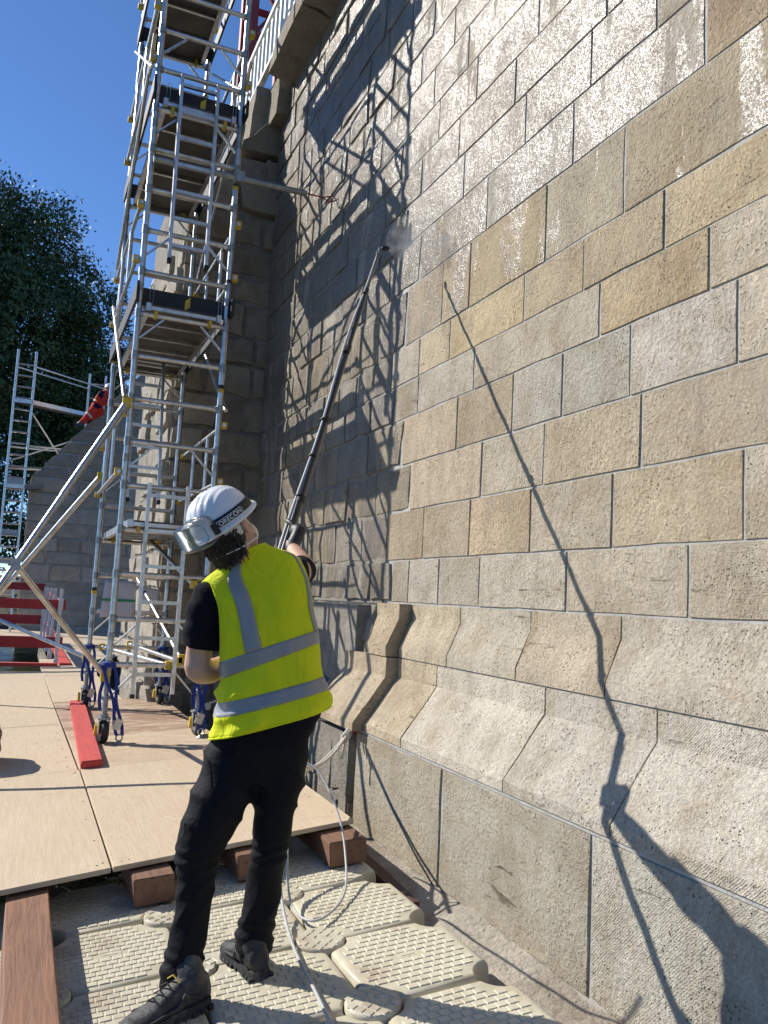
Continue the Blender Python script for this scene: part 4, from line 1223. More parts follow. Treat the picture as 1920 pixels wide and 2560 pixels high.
for k in range(26):
    blobs.append(((-9 + k * 0.62 + rg.uniform(-.2, .2), 29.5 + rg.uniform(-0.8, 0.8), 1.3 + 0.9 * rg.random() + (1.2 if k < 16 else 0.2)), rg.uniform(0.9, 1.4)))
tree('hedge', 'dark hedge along the bank behind the access tower', (-3, 29.5, 0.7), 2.0, 0.1, blobs, 34000, 0.15, 'leaf2', seed=12)
# ------------------------------------------------------------------ cloth, skin and kit materials
def cloth(name, colr, rough=0.9, var=0.12, weave=500, bumpd=0.0006, sheen=0.0):
    t = NT(name)
    v = t.coords('Object', rnd=False)
    c = t.mix(1.0, colr, t.ramp(t.noise(v, 8, 4), [(0.3, 1 - var), (0.7, 1 + var)]), 'MULTIPLY')
    n = t.bump(t.noise(v, 34, 3, 0.55, 0.8), 0.004)
    n = t.bump(t.noise(v, weave, 2), bumpd, 1.0, n)
    return t.P(color=c, rough=rough, normal=n, sheen=sheen, spec=0.16)
M['trouser'] = cloth('black_trouser_cloth', (0.0055, 0.006, 0.008), 0.75)
M['tee'] = cloth('black_cotton', (0.005, 0.0055, 0.0095), 0.92)
def vest_mat():
    t = NT('fluorescent_yellow_fabric')
    v = t.coords('Object', rnd=False)
    c = t.mix(t.ramp(t.noise(v, 5, 3), [(0.3, 0), (0.7, 1)]), (0.92, 0.96, 0.012), (0.86, 0.93, 0.008))
    vd = t.coords('Object', (1.0, 1.0, 0.55), rnd=False)
    n = t.bump(t.noise(vd, 13, 4, 0.55, 2.2), 0.014)
    n = t.bump(t.noise(v, 700, 2), 0.0004, 1.0, n)
    tr = t.node('ShaderNodeBsdfTranslucent'); t.lk(c, tr.inputs['Color'])
    mx = t.node('ShaderNodeMixShader'); mx.inputs[0].default_value = 0.40
    t.P(color=c, rough=0.75, normal=n)
    t.lk(t.p.outputs[0], mx.inputs[1]); t.lk(tr.outputs[0], mx.inputs[2]); t.lk(mx.outputs[0], t.out.inputs[0])
    return t.m
M['vest'] = vest_mat()
M['tape'] = simple('reflective_tape', (0.25, 0.26, 0.275), 0.5, 0.2, 0.08, 30, 0.0012, 45)
def skin_mat():
    t = NT('skin')
    v = t.coords('Object', rnd=False)
    c = t.mix(t.ramp(t.noise(v, 18, 4), [(0.35, 0), (0.7, 1)]), (0.50, 0.29, 0.20), (0.56, 0.335, 0.24))
    c = t.mix(t.ramp(t.noise(v, 70, 3), [(0.6, 0), (0.75, 0.25)]), c, (0.40, 0.19, 0.13))
    return t.P(color=c, rough=0.5, normal=t.bump(t.noise(v, 160, 3), 0.0006), sss=0.08)
M['skin'] = skin_mat()
M['hair'] = simple('dark_brown_hair', (0.028, 0.017, 0.010), 0.45, 0, 0.5, 60, 0.004, 160, stretch=(3, 3, 0.4))
M['helmet'] = simple('white_helmet_shell', (0.72, 0.73, 0.745), 0.28, 0, 0.04, 8, 0.0003, 60, dirt=((0.55, 0.54, 0.52), 0.25))
M['helmet_in'] = simple('helmet_harness', (0.55, 0.56, 0.53), 0.6)
M['glove'] = simple('black_glove', (0.011, 0.011, 0.012), 0.5, 0, 0.3, 60, 0.0015, 160)
M['boot'] = simple('dusty_black_boot', (0.018, 0.018, 0.019), 0.6, 0, 0.3, 18, 0.002, 90, dirt=((0.17, 0.16, 0.145), 0.65))
M['sole'] = simple('boot_sole', (0.022, 0.022, 0.023), 0.8, 0, 0.3, 30, dirt=((0.19, 0.175, 0.15), 0.6))
M['lace'] = simple('dark_lace', (0.03, 0.028, 0.025), 0.8)
M['lace_y'] = simple('yellow_lace', (0.5, 0.36, 0.06), 0.8)
M['white'] = simple('white_elastic', (0.66, 0.65, 0.61), 0.7, 0, 0.05)
M['label'] = simple('white_print', (0.85, 0.85, 0.85), 0.6, 0, 0.03)
def clear_mat():
    t = NT('clear_polycarbonate')
    v = t.coords('Object', rnd=False)
    gl = t.node('ShaderNodeBsdfGlossy'); gl.inputs['Roughness'].default_value = 0.12; gl.inputs['Color'].default_value = (0.9, 0.92, 0.95, 1)
    tr = t.node('ShaderNodeBsdfTransparent'); tr.inputs['Color'].default_value = (0.93, 0.94, 0.95, 1)
    df = t.node('ShaderNodeBsdfDiffuse'); df.inputs['Color'].default_value = (0.7, 0.72, 0.74, 1)
    m1 = t.node('ShaderNodeMixShader'); m2 = t.node('ShaderNodeMixShader')
    fr = t.node('ShaderNodeFresnel'); fr.inputs['IOR'].default_value = 1.55
    m1.inputs[0].default_value = 0.06
    t.lk(tr.outputs[0], m1.inputs[1]); t.lk(df.outputs[0], m1.inputs[2])
    t.lk(fr.outputs[0], m2.inputs[0]); t.lk(m1.outputs[0], m2.inputs[1]); t.lk(gl.outputs[0], m2.inputs[2])
    t.lk(m2.outputs[0], t.out.inputs[0])
    return t.m
M['clear'] = clear_mat()
M['orange'] = cloth('orange_red_workwear', (0.62, 0.05, 0.028), 0.85)
M['navy'] = cloth('navy_workwear', (0.012, 0.013, 0.045), 0.9)

# ------------------------------------------------------------------ modelling of bodies
def catmull(pts, t):
    n = len(pts) - 1
    f = max(0.0, min(n - 1e-6, t * n)); i = int(f); u = f - i
    p0 = pts[max(i - 1, 0)]; p1 = pts[i]; p2 = pts[i + 1]; p3 = pts[min(i + 2, n)]
    def c(a, b, c_, d): return 0.5 * ((2 * b) + (-a + c_) * u + (2 * a - 5 * b + 4 * c_ - d) * u * u + (-a + 3 * b - 3 * c_ + d) * u ** 3)
    if isinstance(p0, (int, float)): return c(p0, p1, p2, p3)
    return V([c(p0[k], p1[k], p2[k], p3[k]) for k in range(3)])

def limb(mb, secs, n=18, steps=3, cap=True):
    """secs: list of (centre, radius) -> one smooth tapered tube"""
    cs = [V(s[0]) for s in secs]; rs = [float(s[1]) for s in secs]
    m = (len(secs) - 1) * steps
    pts = [catmull(cs, k / m) for k in range(m + 1)]; rr = [catmull(rs, k / m) for k in range(m + 1)]
    mb.tube(pts, rr, n)
    # rounded ends
    return mb

def ellipsoid(mb, c, rx, ry, rz, rot=None, n=20, m=12, power=1.0):
    rows = []
    for j in range(m + 1):
        a = math.pi * j / m
        row = []
        for k in range(n):
            b = 2 * math.pi * k / n
            p = V((math.sin(a) * math.cos(b) * rx, math.sin(a) * math.sin(b) * ry, math.cos(a) * rz))
            if rot is not None: p = rot @ p
            row.append(V(c) + p)
        rows.append(row)
    mb.grid(rows, close_u=True)
    return mb

def remesh(mb, voxel, smooth_it=6, name='body'):
    me = mb.mesh(name)
    o = bpy.data.objects.new('tmp', me); col.objects.link(o)
    md = o.modifiers.new('r', 'REMESH'); md.mode = 'VOXEL'; md.voxel_size = voxel; md.adaptivity = 0
    sm = o.modifiers.new('s', 'SMOOTH'); sm.factor = 0.5; sm.iterations = smooth_it
    dg = bpy.context.evaluated_depsgraph_get()
    me2 = bpy.data.meshes.new_from_object(o.evaluated_get(dg), depsgraph=dg)
    bpy.data.objects.remove(o, do_unlink=True)
    me2.name = name
    for p in me2.polygons: p.use_smooth = True
    return me2

def displace(me, fn):
    ns = [v.normal.copy() for v in me.vertices]
    for v, n in zip(me.vertices, ns):
        v.co += n * fn(v.co, n)
    me.update()

# ------------------------------------------------------------------ the worker with the lance
person = thing('person', 'worker in fluorescent yellow vest and white helmet, back turned, holding up a long water lance', 'person', (0.72, 2.68, 0.02))
TORSO = [((0.748, 2.690, 0.745), (0.162, -0.051, 0.028), 0.115), ((0.781, 2.666, 0.843), (0.183, -0.041, 0.055), 0.130), ((0.777, 2.667, 0.904), (0.175, -0.032, 0.050), 0.130),  # body sections, legs included, unprojected from image edge pixels at assumed depths
         ((0.774, 2.668, 0.948), (0.168, -0.023, 0.048), 0.125), ((0.766, 2.672, 1.038), (0.157, -0.009, 0.062), 0.120), ((0.756, 2.676, 1.087), (0.158, -0.003, 0.056), 0.120),
         ((0.739, 2.681, 1.154), (0.159, 0.002, 0.054), 0.120), ((0.718, 2.697, 1.237), (0.171, 0.015, 0.050), 0.115), ((0.700, 2.714, 1.299), (0.174, 0.019, 0.052), 0.100),
         ((0.691, 2.713, 1.339), (0.146, 0.020, 0.049), 0.080), ((0.672, 2.708, 1.370), (0.082, 0.016, 0.036), 0.064), ((0.664, 2.701, 1.392), (0.054, 0.006, 0.030), 0.055)]
TC = [V(t[0]) for t in TORSO]; TA = [V(t[1]) for t in TORSO]; TB = [t[2] for t in TORSO]
BACK = V((-0.393, -0.919, 0.0))          # towards the camera
def torso(u, v, off=0.0, folds=1.0):
    """u: angle, 0 = person's right (image right), pi/2 = back, pi = left; v 0..1 from hem to collar"""
    c = catmull(TC, v); a = catmull(TA, v); b = catmull(TB, v) - 0.012
    a = a * (1 - 0.015 / a.length)
    bd = (BACK - a.normalized() * BACK.dot(a.normalized())).normalized()
    cu, su = math.cos(u), math.sin(u)
    e = 0.86
    cx_ = math.copysign(abs(cu) ** e, cu); sx_ = math.copysign(abs(su) ** e, su)
    p = c + a * cx_ + bd * (b * sx_)
    n = (a.normalized() * cu * b + bd * su * a.length).normalized()
    f = 0.0
    if folds:
        # drag folds running down from the raised right shoulder to the left hip
        s = (p.x - 0.75) * 0.9 + (p.z - 1.0) * 0.55
        f += 0.011 * (1 - 2 * abs(math.sin(s * 26 + 2.4 * nz(p, 4.5))) ** 0.65) * smoothstep(1.33, 1.08, p.z) * (0.3 + 0.7 * smoothstep(-0.2, 0.3, nz(p, 4.0, 3)))
        f += 0.006 * (1 - 2 * abs(math.sin((p.z - 0.35 * p.x) * 42 + 3 * nz(p, 6, 5))) ** 0.6) * smoothstep(0.80, 0.62, p.x) * smoothstep(1.15, 0.98, p.z)
        f += 0.009 * nz(p, 6.5, 1) + 0.004 * nz(p, 17, 2)
        f *= folds
    return p + n * (off + f)

# trousers
LEG_L = [((0.671, 2.704, 0.76), 0.088), ((0.658, 2.697, 0.656), 0.095), ((0.623, 2.677, 0.578), 0.094), ((0.595, 2.676, 0.506), 0.084), ((0.577, 2.673, 0.445), 0.073), ((0.579, 2.675, 0.384), 0.065), ((0.578, 2.675, 0.338), 0.061), ((0.575, 2.681, 0.253), 0.059), ((0.563, 2.686, 0.165), 0.061), ((0.558, 2.685, 0.095), 0.070), ((0.562, 2.686, 0.048), 0.072)]
LEG_R = [((0.822, 2.665, 0.76), 0.090), ((0.825, 2.668, 0.666), 0.086), ((0.819, 2.680, 0.588), 0.074), ((0.817, 2.689, 0.517), 0.068), ((0.815, 2.697, 0.449), 0.063), ((0.817, 2.729, 0.362), 0.063), ((0.818, 2.760, 0.270), 0.063), ((0.814, 2.783, 0.191), 0.064), ((0.811, 2.799, 0.140), 0.066), ((0.816, 2.800, 0.078), 0.066)]
mb = MB()
limb(mb, LEG_L, 22); limb(mb, LEG_R, 22)
rows = []
for (c, a, b) in (((0.745, 2.688, 0.655), (0.13, -0.045, 0.01), 0.085), ((0.748, 2.688, 0.70), (0.158, -0.050, 0.02), 0.100), ((0.748, 2.688, 0.76), (0.160, -0.050, 0.026), 0.112), ((0.755, 2.684, 0.82), (0.155, -0.046, 0.036), 0.104), ((0.757, 2.682, 0.86), (0.150, -0.044, 0.036), 0.098)):
    c, a = V(c), V(a); bd = (BACK - a.normalized() * BACK.dot(a.normalized())).normalized()
    rows.append([c + a * math.cos(2 * math.pi * k / 26) + bd * b * math.sin(2 * math.pi * k / 26) for k in range(26)])
mb.grid(rows, close_u=True); mb.f.append(tuple(len(mb.v) - 26 + k for k in range(26))); mb.f.append(tuple(len(mb.v) - 130 + k for k in range(25, -1, -1)))
me = remesh(mb, 0.0075, 10, 'trousers')
def tr_fold(p, n):
    f = -0.003 + 0.0025 * nz(p, 8, 4) + 0.0012 * nz(p, 24, 6)
    # bunching at ankle and behind the knee, long drapes on the thigh
    for (cx_, zc) in ((0.57, 0.115), (0.81, 0.15)):
        if abs(p.x - cx_) < 0.12: f += 0.005 * math.sin((p.z + 0.10 * (p.x - cx_)) * 150 + 4 * nz(p, 10)) * math.exp(-((p.z - zc) / 0.05) ** 2)
    f += 0.0035 * math.sin((p.z - 0.3 * p.x) * 150 + 5 * nz(p, 6)) * math.exp(-((p.z - 0.43) / 0.05) ** 2)
    f += 0.0055 * (1 - 2 * abs(math.sin((p.z * 0.8 + 0.75 * p.x) * 34 + 3 * nz(p, 5, 8))) ** 0.7) * smoothstep(0.48, 0.6, p.z) * smoothstep(0.84, 0.7, p.z)
    f += 0.003 * (1 - 2 * abs(math.sin((p.z * 0.55 - p.x) * 40 + 3 * nz(p, 5, 2))) ** 0.7) * smoothstep(0.42, 0.36, p.z) * smoothstep(0.12, 0.2, p.z)
    return f
displace(me, tr_fold)
trs = link(me, 'trousers', M['trouser'], person)
mb = MB(); mb.tube([(0.580, 2.62, 0.735), (0.585, 2.60, 0.70), (0.590, 2.592, 0.655)], 0.0035, 6); mb.build('pocket_seam', M['tee'], trs)
mb = MB(); mb.tube([(0.522, 2.63, 0.55), (0.523, 2.625, 0.53), (0.518, 2.622, 0.515)], 0.004, 6); mb.build('zip_pull', M['lace'], trs)

# T-shirt: torso plus sleeves, one surface
SH_L, EL_L = V((0.558, 2.690, 1.230)), V((0.546, 2.730, 1.001))
SH_R, EL_R = V((0.850, 2.768, 1.328)), V((0.962, 2.962, 1.349))
WR_R, HD_R = V((0.974, 3.178, 1.440)), V((0.985, 3.255, 1.487))
mb = MB()
rows = []
for j in range(30):
    v = j / 29 * 0.985
    rows.append([torso(2 * math.pi * k / 40, v, -0.004, 0.0) for k in range(40)])
mb.grid(rows, close_u=True); mb.f.append(tuple(range(39, -1, -1))); mb.f.append(tuple(len(mb.v) - 40 + k for k in range(40)))
limb(mb, [((0.625, 2.70, 1.262), 0.060), (SH_L + V((0.005, 0, 0.0)), 0.066), (SH_L + (EL_L - SH_L) * 0.4, 0.063), (SH_L + (EL_L - SH_L) * 0.72 + V((0, 0, 0.01)), 0.064)], 18)
limb(mb, [((0.80, 2.74, 1.305), 0.06), (SH_R, 0.060), (SH_R + (EL_R - SH_R) * 0.45, 0.055), (SH_R + (EL_R - SH_R) * 0.72, 0.055)], 18)
me = remesh(mb, 0.009, 4, 'tee_shirt')
displace(me, lambda p, n: 0.005 * nz(p, 10, 2) + 0.0035 * math.sin((p.z + 0.6 * p.x) * 85 + 4 * nz(p, 7)) * (1 if p.x < 0.6 else 0.4) - (0.010 if (0.63 < p.x < 0.88 and p.z > 0.9) else 0))
link(me, 'tee_shirt', M['tee'], person)

# body: head, neck and arms as one continuous surface
HU = (CAM_R * -0.47 + CAM_U * 0.82 - CAM_F * 0.24).normalized()                     # up through the crown
HF = CAM_R * 0.40 + CAM_U * 0.32 + CAM_F * 0.86; HF = (HF - HU * HF.dot(HU)).normalized()   # the way the face looks
HX = HF.cross(HU).normalized()                                # person's right
HR = Matrix((HX, HF, HU)).transposed()
HC = V((0.602, 2.680, 1.446))
def hp(x, y, z): return HC + HR @ V((x, y, z))
mb = MB()
ellipsoid(mb, hp(0, -0.006, 0.030), 0.074, 0.093, 0.090, HR)
ellipsoid(mb, hp(0, 0.030, -0.035), 0.058, 0.062, 0.068, HR)
ellipsoid(mb, hp(0, 0.052, -0.075), 0.036, 0.034, 0.030, HR)          # chin
ellipsoid(mb, hp(0, 0.092, -0.015), 0.012, 0.020, 0.026, HR)          # nose
ellipsoid(mb, hp(0, 0.080, -0.048), 0.024, 0.012, 0.010, HR)          # lips
ellipsoid(mb, hp(0.028, 0.078, 0.012), 0.016, 0.012, 0.010, HR); ellipsoid(mb, hp(-0.028, 0.078, 0.012), 0.016, 0.012, 0.010, HR)
for s in (1, -1):                                                      # ears
    ellipsoid(mb, hp(s * 0.076, -0.004, -0.004), 0.009, 0.018, 0.030, HR @ Matrix.Rotation(s * 0.35, 3, 'Z'))
limb(mb, [(hp(0, -0.028, 0.0), 0.052), (hp(0, -0.034, -0.055), 0.050), ((0.656, 2.704, 1.370), 0.055), ((0.680, 2.712, 1.31), 0.07), ((0.69, 2.71, 1.25), 0.07)], 18)
limb(mb, [((0.69, 2.71, 1.26), 0.06), (SH_L, 0.055), (SH_L + (EL_L - SH_L) * 0.5, 0.046), (EL_L + V((0, 0, 0.05)), 0.042), (EL_L, 0.041), (EL_L + V((0.05, 0.045, -0.008)), 0.040), (EL_L + V((0.13, 0.12, 0.012)), 0.034), ((0.748, 2.90, 1.03), 0.026), ((0.77, 2.925, 1.04), 0.024)], 18)
limb(mb, [((0.69, 2.71, 1.28), 0.06), (SH_R, 0.055), (SH_R + (EL_R - SH_R) * 0.6, 0.046), (EL_R, 0.042), (EL_R + (WR_R - EL_R) * 0.3, 0.042), (EL_R + (WR_R - EL_R) * 0.75, 0.031), (WR_R, 0.027), (WR_R + (HD_R - WR_R) * 0.4, 0.026)], 18)
me = remesh(mb, 0.0065, 4, 'body')
displace(me, lambda p, n: 0.0016 * nz(p, 24))
link(me, 'body', M['skin'], person)

# gloved hands: palm, four fingers curled round the pole, thumb from the side of the palm
LA, LB = V((1.814, 4.513, 3.369)), V((1.132, 3.492, 1.826))
LD = (LA - LB).normalized()                      # up along the lance
def on_lance(s): return LA + (LB - LA) * s
def grip_hand(name, s, wrist, side):
    """a hand closed on the pole at parameter s, coming from wrist; side = +1/-1 which way the fingers wrap"""
    g = on_lance(s); wrist = V(wrist)
    e = (wrist - g); e = (e - LD * e.dot(LD)).normalized()        # from pole towards the palm
    f = LD.cross(e).normalized() * side
    mb = MB()
    R0 = 0.0185
    def around(a, r, t): return g + LD * t + (e * math.cos(a) + f * math.sin(a)) * r
    # palm slab
    limb(mb, [(wrist, 0.027), (g + e * 0.062 + (wrist - g).normalized() * 0.01, 0.027), (around(0.0, 0.040, 0.0), 0.027), (around(0.35, 0.036, 0.006), 0.022)], 14)
    for k, (t, ln) in enumerate(((0.030, 0.94), (0.010, 1.0), (-0.011, 0.96), (-0.031, 0.85))):
        limb(mb, [(around(0.1, 0.040, t * 0.8), 0.0112), (around(0.95, 0.033, t), 0.0105), (around(1.9, 0.0285, t), 0.0098), (around(2.7 * ln, 0.028, t), 0.0094), (around(3.55 * ln, 0.0275, t), 0.0082)], 10)
    limb(mb, [(around(-0.2, 0.046, 0.012), 0.0135), (around(-0.75, 0.041, 0.034), 0.012), (around(-1.3, 0.034, 0.052), 0.0108), (around(-1.75, 0.030, 0.068), 0.0088)], 10)
    limb(mb, [(wrist + (wrist - g).normalized() * 0.028, 0.029), (wrist - (wrist - g).normalized() * 0.006, 0.0295)], 16)
    me = remesh(mb, 0.0038, 3, name)
    displace(me, lambda p, n: 0.0007 * nz(p, 90))
    return link(me, name, M['glove'], person)
grip_hand('glove', 1.215, WR_R + (HD_R - WR_R) * 0.12, 1)
grip_hand('glove', 1.51, (0.765, 2.92, 1.035), -1)

# vest: closed round the body, open at the armholes
NU, NV = 96, 60
v_lo, v_hi = 1 / 11.0, 10.4 / 11
def arm_half(v):       # half-angle of the armhole on each side
    k = (v - 0.475) / (0.80 - 0.475)
    if k <= 0: return 0.0
    if k >= 1: return 0.0
    return 0.86 * math.sqrt(k) * math.sqrt(max(0.0, 1 - k ** 3.2))
mb = MB()
idx = {}
vs, fs = [], []
for j in range(NV + 1):
    v = v_lo + (v_hi - v_lo) * j / NV
    for k in range(NU):
        u = 2 * math.pi * k / NU
        fl = 0.006 * math.sin(6 * u + 2) * smoothstep(v_lo + 0.12, v_lo, v)
        vs.append(torso(u, v, 0.0175 + fl + 0.006 * smoothstep(0.25, 0.09, v)))
        idx[(j, k)] = len(vs) - 1
def in_arm(u, v):
    a = arm_half(v)
    if a <= 0: return False
    d_r = abs((u + math.pi) % (2 * math.pi) - math.pi)         # distance from u=0 (right)
    d_l = abs(u - math.pi)
    return d_r < a * 0.55 or d_l < a
for j in range(NV):
    v = v_lo + (v_hi - v_lo) * (j + 0.5) / NV
    for k in range(NU):
        u = 2 * math.pi * (k + 0.5) / NU
        if in_arm(u, v): continue
        k2 = (k + 1) % NU
        fs.append((idx[(j, k)], idx[(j, k2)], idx[(j + 1, k2)], idx[(j + 1, k)]))
me = bpy.data.meshes.new('vest'); me.from_pydata([tuple(p) for p in vs], [], fs)
bm = bmesh.new(); bm.from_mesh(me)
bmesh.ops.delete(bm, geom=[v for v in bm.verts if not v.link_faces], context='VERTS')
# relax the open rims so that they run smooth
for it in range(6):
    new = {}
    for v in bm.verts:
        be = [e for e in v.link_edges if e.is_boundary]
        if len(be) == 2:
            new[v] = (v.co * 2 + sum((e.other_vert(v).co for e in be), V())) / 4
    for v, c in new.items(): v.co = c
bmesh.ops.recalc_face_normals(bm, faces=bm.faces)
rims = []
left_e = {e for e in bm.edges if e.is_boundary}
while left_e:
    e = left_e.pop(); start, cur = e.verts; lp = [start.co.copy(), cur.co.copy()]
    while cur is not start:
        nx = [q for q in cur.link_edges if q in left_e]
        if not nx: break
        left_e.discard(nx[0]); cur = nx[0].other_vert(cur); lp.append(cur.co.copy())
    if len(lp) > 12: rims.append(lp[:-1])
bm.to_mesh(me); bm.free()
vest = link(me, 'vest', M['vest'], person, smooth=True)
md = vest.modifiers.new('t', 'SOLIDIFY'); md.thickness = 0.0035; md.offset = 0
def tape(u0, u1, va, vb, nu, nv, name='reflective_tape'):
    mb = MB(); rows = []
    for j in range(nv + 1):
        t = j / nv
        row = []
        for i in range(nu + 1):
            a = u0(t) + (u1(t) - u0(t)) * i / nu
            v = va(t, i / nu) if callable(va) else va + (vb - va) * t
            row.append(torso(a, v, 0.0205 + 0.006 * smoothstep(0.25, 0.09, v)))
        rows.append(row)
    mb.grid(rows)
    o = mb.build(name, M['tape'], vest, smooth=True)
    md = o.modifiers.new('t', 'SOLIDIFY'); md.thickness = 0.001
    return o
cst = lambda x: (lambda t: x)
tape(cst(0), cst(2 * math.pi), 2 / 11, 3 / 11, 96, 5)
tape(cst(0), cst(2 * math.pi), 4 / 11, 4.95 / 11, 96, 5)
tape(lambda t: 2.14 + 0.10 * t, lambda t: 1.80 + 0.16 * t, 4.95 / 11, 9.55 / 11, 5, 26)       # left brace on the back
tape(lambda t: 0.62 + 0.10 * t, lambda t: 0.30 + 0.35 * t, 4.95 / 11, 9.4 / 11, 5, 26)        # right brace on the back
# folded binding round hem, armholes and neck
for lp in rims:
    mb = MB(); mb.tube(lp, 0.0036, 6, closed=True); mb.build('binding', M['vest'], vest, smooth=True)

# hair under the helmet: short tufted locks down the nape
mb = MB()
ellipsoid(mb, hp(0, -0.018, 0.010), 0.079, 0.090, 0.080, HR)
ellipsoid(mb, hp(0, -0.055, -0.035), 0.060, 0.046, 0.056, HR)
me = remesh(mb, 0.006, 2, 'hair')
bm = bmesh.new(); bm.from_mesh(me)
inv = HR.transposed()
kill = [v for v in bm.verts if (inv @ (v.co - HC)).y > 0.035 or ((inv @ (v.co - HC)).y > -0.012 and (inv @ (v.co - HC)).z < 0.012)]
bmesh.ops.delete(bm, geom=kill, context='VERTS'); bm.to_mesh(me); bm.free()
displace(me, lambda p, n: 0.004 * nz(p, 55) + 0.003 * nz(p, 120))
hair = link(me, 'hair', M['hair'], person, smooth=True)
mb = MB(); rg = random.Random(2)
for k in range(520):
    a = rg.uniform(-2.75, -0.35); z_ = rg.uniform(-0.07, 0.02)
    p = V((math.cos(a) * 0.074, math.sin(a) * 0.085 - 0.014, z_)) * rg.uniform(0.94, 1.04)
    if z_ < -0.02: p *= 0.92
    l = rg.uniform(0.020, 0.042)
    q = p + V((rg.uniform(-0.010, 0.010) + p.x * 0.02, rg.uniform(-0.010, 0.004), -l))
    m_ = (p + q) / 2 + V((p.x, p.y, 0)).normalized() * 0.006
    mb.tube([hp(*p), hp(*m_), hp(*q)], [0.0026, 0.0022, 0.0005], 4, caps=False)
mb.build('hair_locks', M['hair'], hair, smooth=True, kind='stuff')

# helmet
hel = empty('helmet', (0, 0, 0)); hel.parent = person
hel.matrix_parent_inverse = root_matrix(person).inverted()
HO = hp(0, 0.002, 0.040)
HR2 = HR
def he(x, y, z): return HO + HR2 @ V((x, y, z))
mb = MB(); rows = []
N = 64
for j in range(19):
    a = (math.pi / 2) * j / 18
    row = []
    for k in range(N):
        b = 2 * math.pi * k / N
        rx, ry, rz = 0.100, 0.122, 0.106
        r = math.cos(a) ** 0.82
        x, y, z = rx * r * math.cos(b), ry * r * math.sin(b), rz * math.sin(a)
        # moulded ribs across the crown, running front to back
        if 0.25 < a < 1.45:
            for xr in (-0.066, -0.044, -0.022, 0.0, 0.022, 0.044, 0.066):
                d = (x - xr) / 0.0065
                z += 0.0065 * math.exp(-d * d) * smoothstep(0.25, 0.6, a) * smoothstep(0.125, 0.09, abs(y))
        row.append(he(x, y, z))
    rows.append(row)
rim = [[he(0.100 * s * math.cos(2 * math.pi * k / N), (0.122 * s + (0.030 * max(0, math.sin(2 * math.pi * k / N)) ** 2 if s > 1.0 else 0)) * math.sin(2 * math.pi * k / N), zz) for k in range(N)] for s, zz in ((1.075, -0.016), (1.085, -0.011), (1.01, -0.002))]
mb.grid(rim + rows, close_u=True)
sh = mb.build('helmet_shell', M['helmet'], person, smooth=True)
sh.parent = hel; sh.matrix_parent_inverse = root_matrix(hel).inverted()
md = sh.modifiers.new('t', 'SOLIDIFY'); md.thickness = 0.003; md.offset = -1
mb = MB(); rows = []
for z_, s in ((-0.055, 0.80), (-0.030, 0.84), (-0.010, 0.86)):
    rows.append([he(0.100 * s * math.cos(a), 0.120 * s * math.sin(a) - 0.004, z_) for a in [R_(195 + 150 * k / 24) for k in range(25)]])
mb.grid(rows); o = mb.build('head_band', M['helmet_in'], hel, smooth=True); o.modifiers.new('t', 'SOLIDIFY').thickness = 0.003

# goggles pushed round to the back of the helmet
gog = empty('goggles', (0, 0, 0)); gog.parent = person; gog.matrix_parent_inverse = root_matrix(person).inverted()
GA = R_(262)        # where round the helmet they sit
mb = MB(); rows = []
def shell(a, z, off):
    r = math.cos(math.asin(max(-0.3, min(0.95, z / 0.106)))) ** 0.82 if z > 0 else 1.03
    return he((0.100 * r + off) * math.cos(a), (0.122 * r + off) * math.sin(a), z)
GC = shell(GA, 0.018, 0.0)
GN = (HR @ V((math.cos(GA), math.sin(GA) * 1.0, 0.10))).normalized(); GT = HU.cross(GN).normalized(); GU = GN.cross(GT)
def sq(t, e=0.55): return math.copysign(abs(math.cos(t)) ** e, math.cos(t)), math.copysign(abs(math.sin(t)) ** e, math.sin(t))
nR = 44
ring0, ring1, ring2, ring3 = [], [], [], []
for k in range(nR):
    a_, b_ = sq(2 * math.pi * k / nR)
    ring0.append(shell(GA + 0.72 * a_, 0.018 + 0.046 * b_, 0.003))
    fl_ = lambda d, w_, h_: GC + GN * (d - 0.016 * a_ * a_) + GT * (w_ * a_) + GU * (h_ * b_)
    ring1.append((ring0[-1] + fl_(0.034, 0.080, 0.044)) / 2 + GN * 0.004)
    ring2.append(fl_(0.036, 0.078, 0.043)); ring3.append(fl_(0.039, 0.070, 0.036))
def lens_pt(a_, b_, s_): return GC + GN * (0.040 - 0.016 * (a_ * s_) ** 2) + GT * (0.066 * a_ * s_) + GU * (0.033 * b_ * s_)
mb.grid([ring0, ring1, ring2, ring3], close_u=True)
o = mb.build('goggle_frame', M['clear'], gog, smooth=True)
mb = MB(); rows = []
for s_ in (1.06, 0.8, 0.5, 0.2, 0.02):
    rows.append([lens_pt(*sq(2 * math.pi * k / nR), s_) for k in range(nR)])
mb.grid(rows, close_u=True); mb.build('goggle_lens', M['clear'], gog, smooth=True)
mb = MB(); mb.tube([lens_pt(*sq(2 * math.pi * k / nR), 1.08) for k in range(nR)], 0.0020, 6, closed=True); mb.build('lens_rim', M['clear'], gog, smooth=True)
mb = MB(); mb.tube(ring0, 0.0032, 6, closed=True); mb.build('goggle_seal', M['clear'], gog, smooth=True)
for da in (-0.70, 0.70):
    mb = MB(); c0_ = shell(GA + da, 0.010, 0.012); mb.box(c0_, (0.010, 0.020, 0.034), rot=HR @ Matrix.Rotation(GA + da, 3, 'Z')); mb.build('strap_clip', M['black'], gog)
def band(a0, a1, zc0, zc1, half, off, n=40):
    rows = [[], []]
    for k in range(n + 1):
        t = k / n; a = a0 + (a1 - a0) * t; z = zc0 + (zc1 - zc0) * t
        rows[0].append(shell(a, z - half, off)); rows[1].append(shell(a, z + half, off))
    return rows
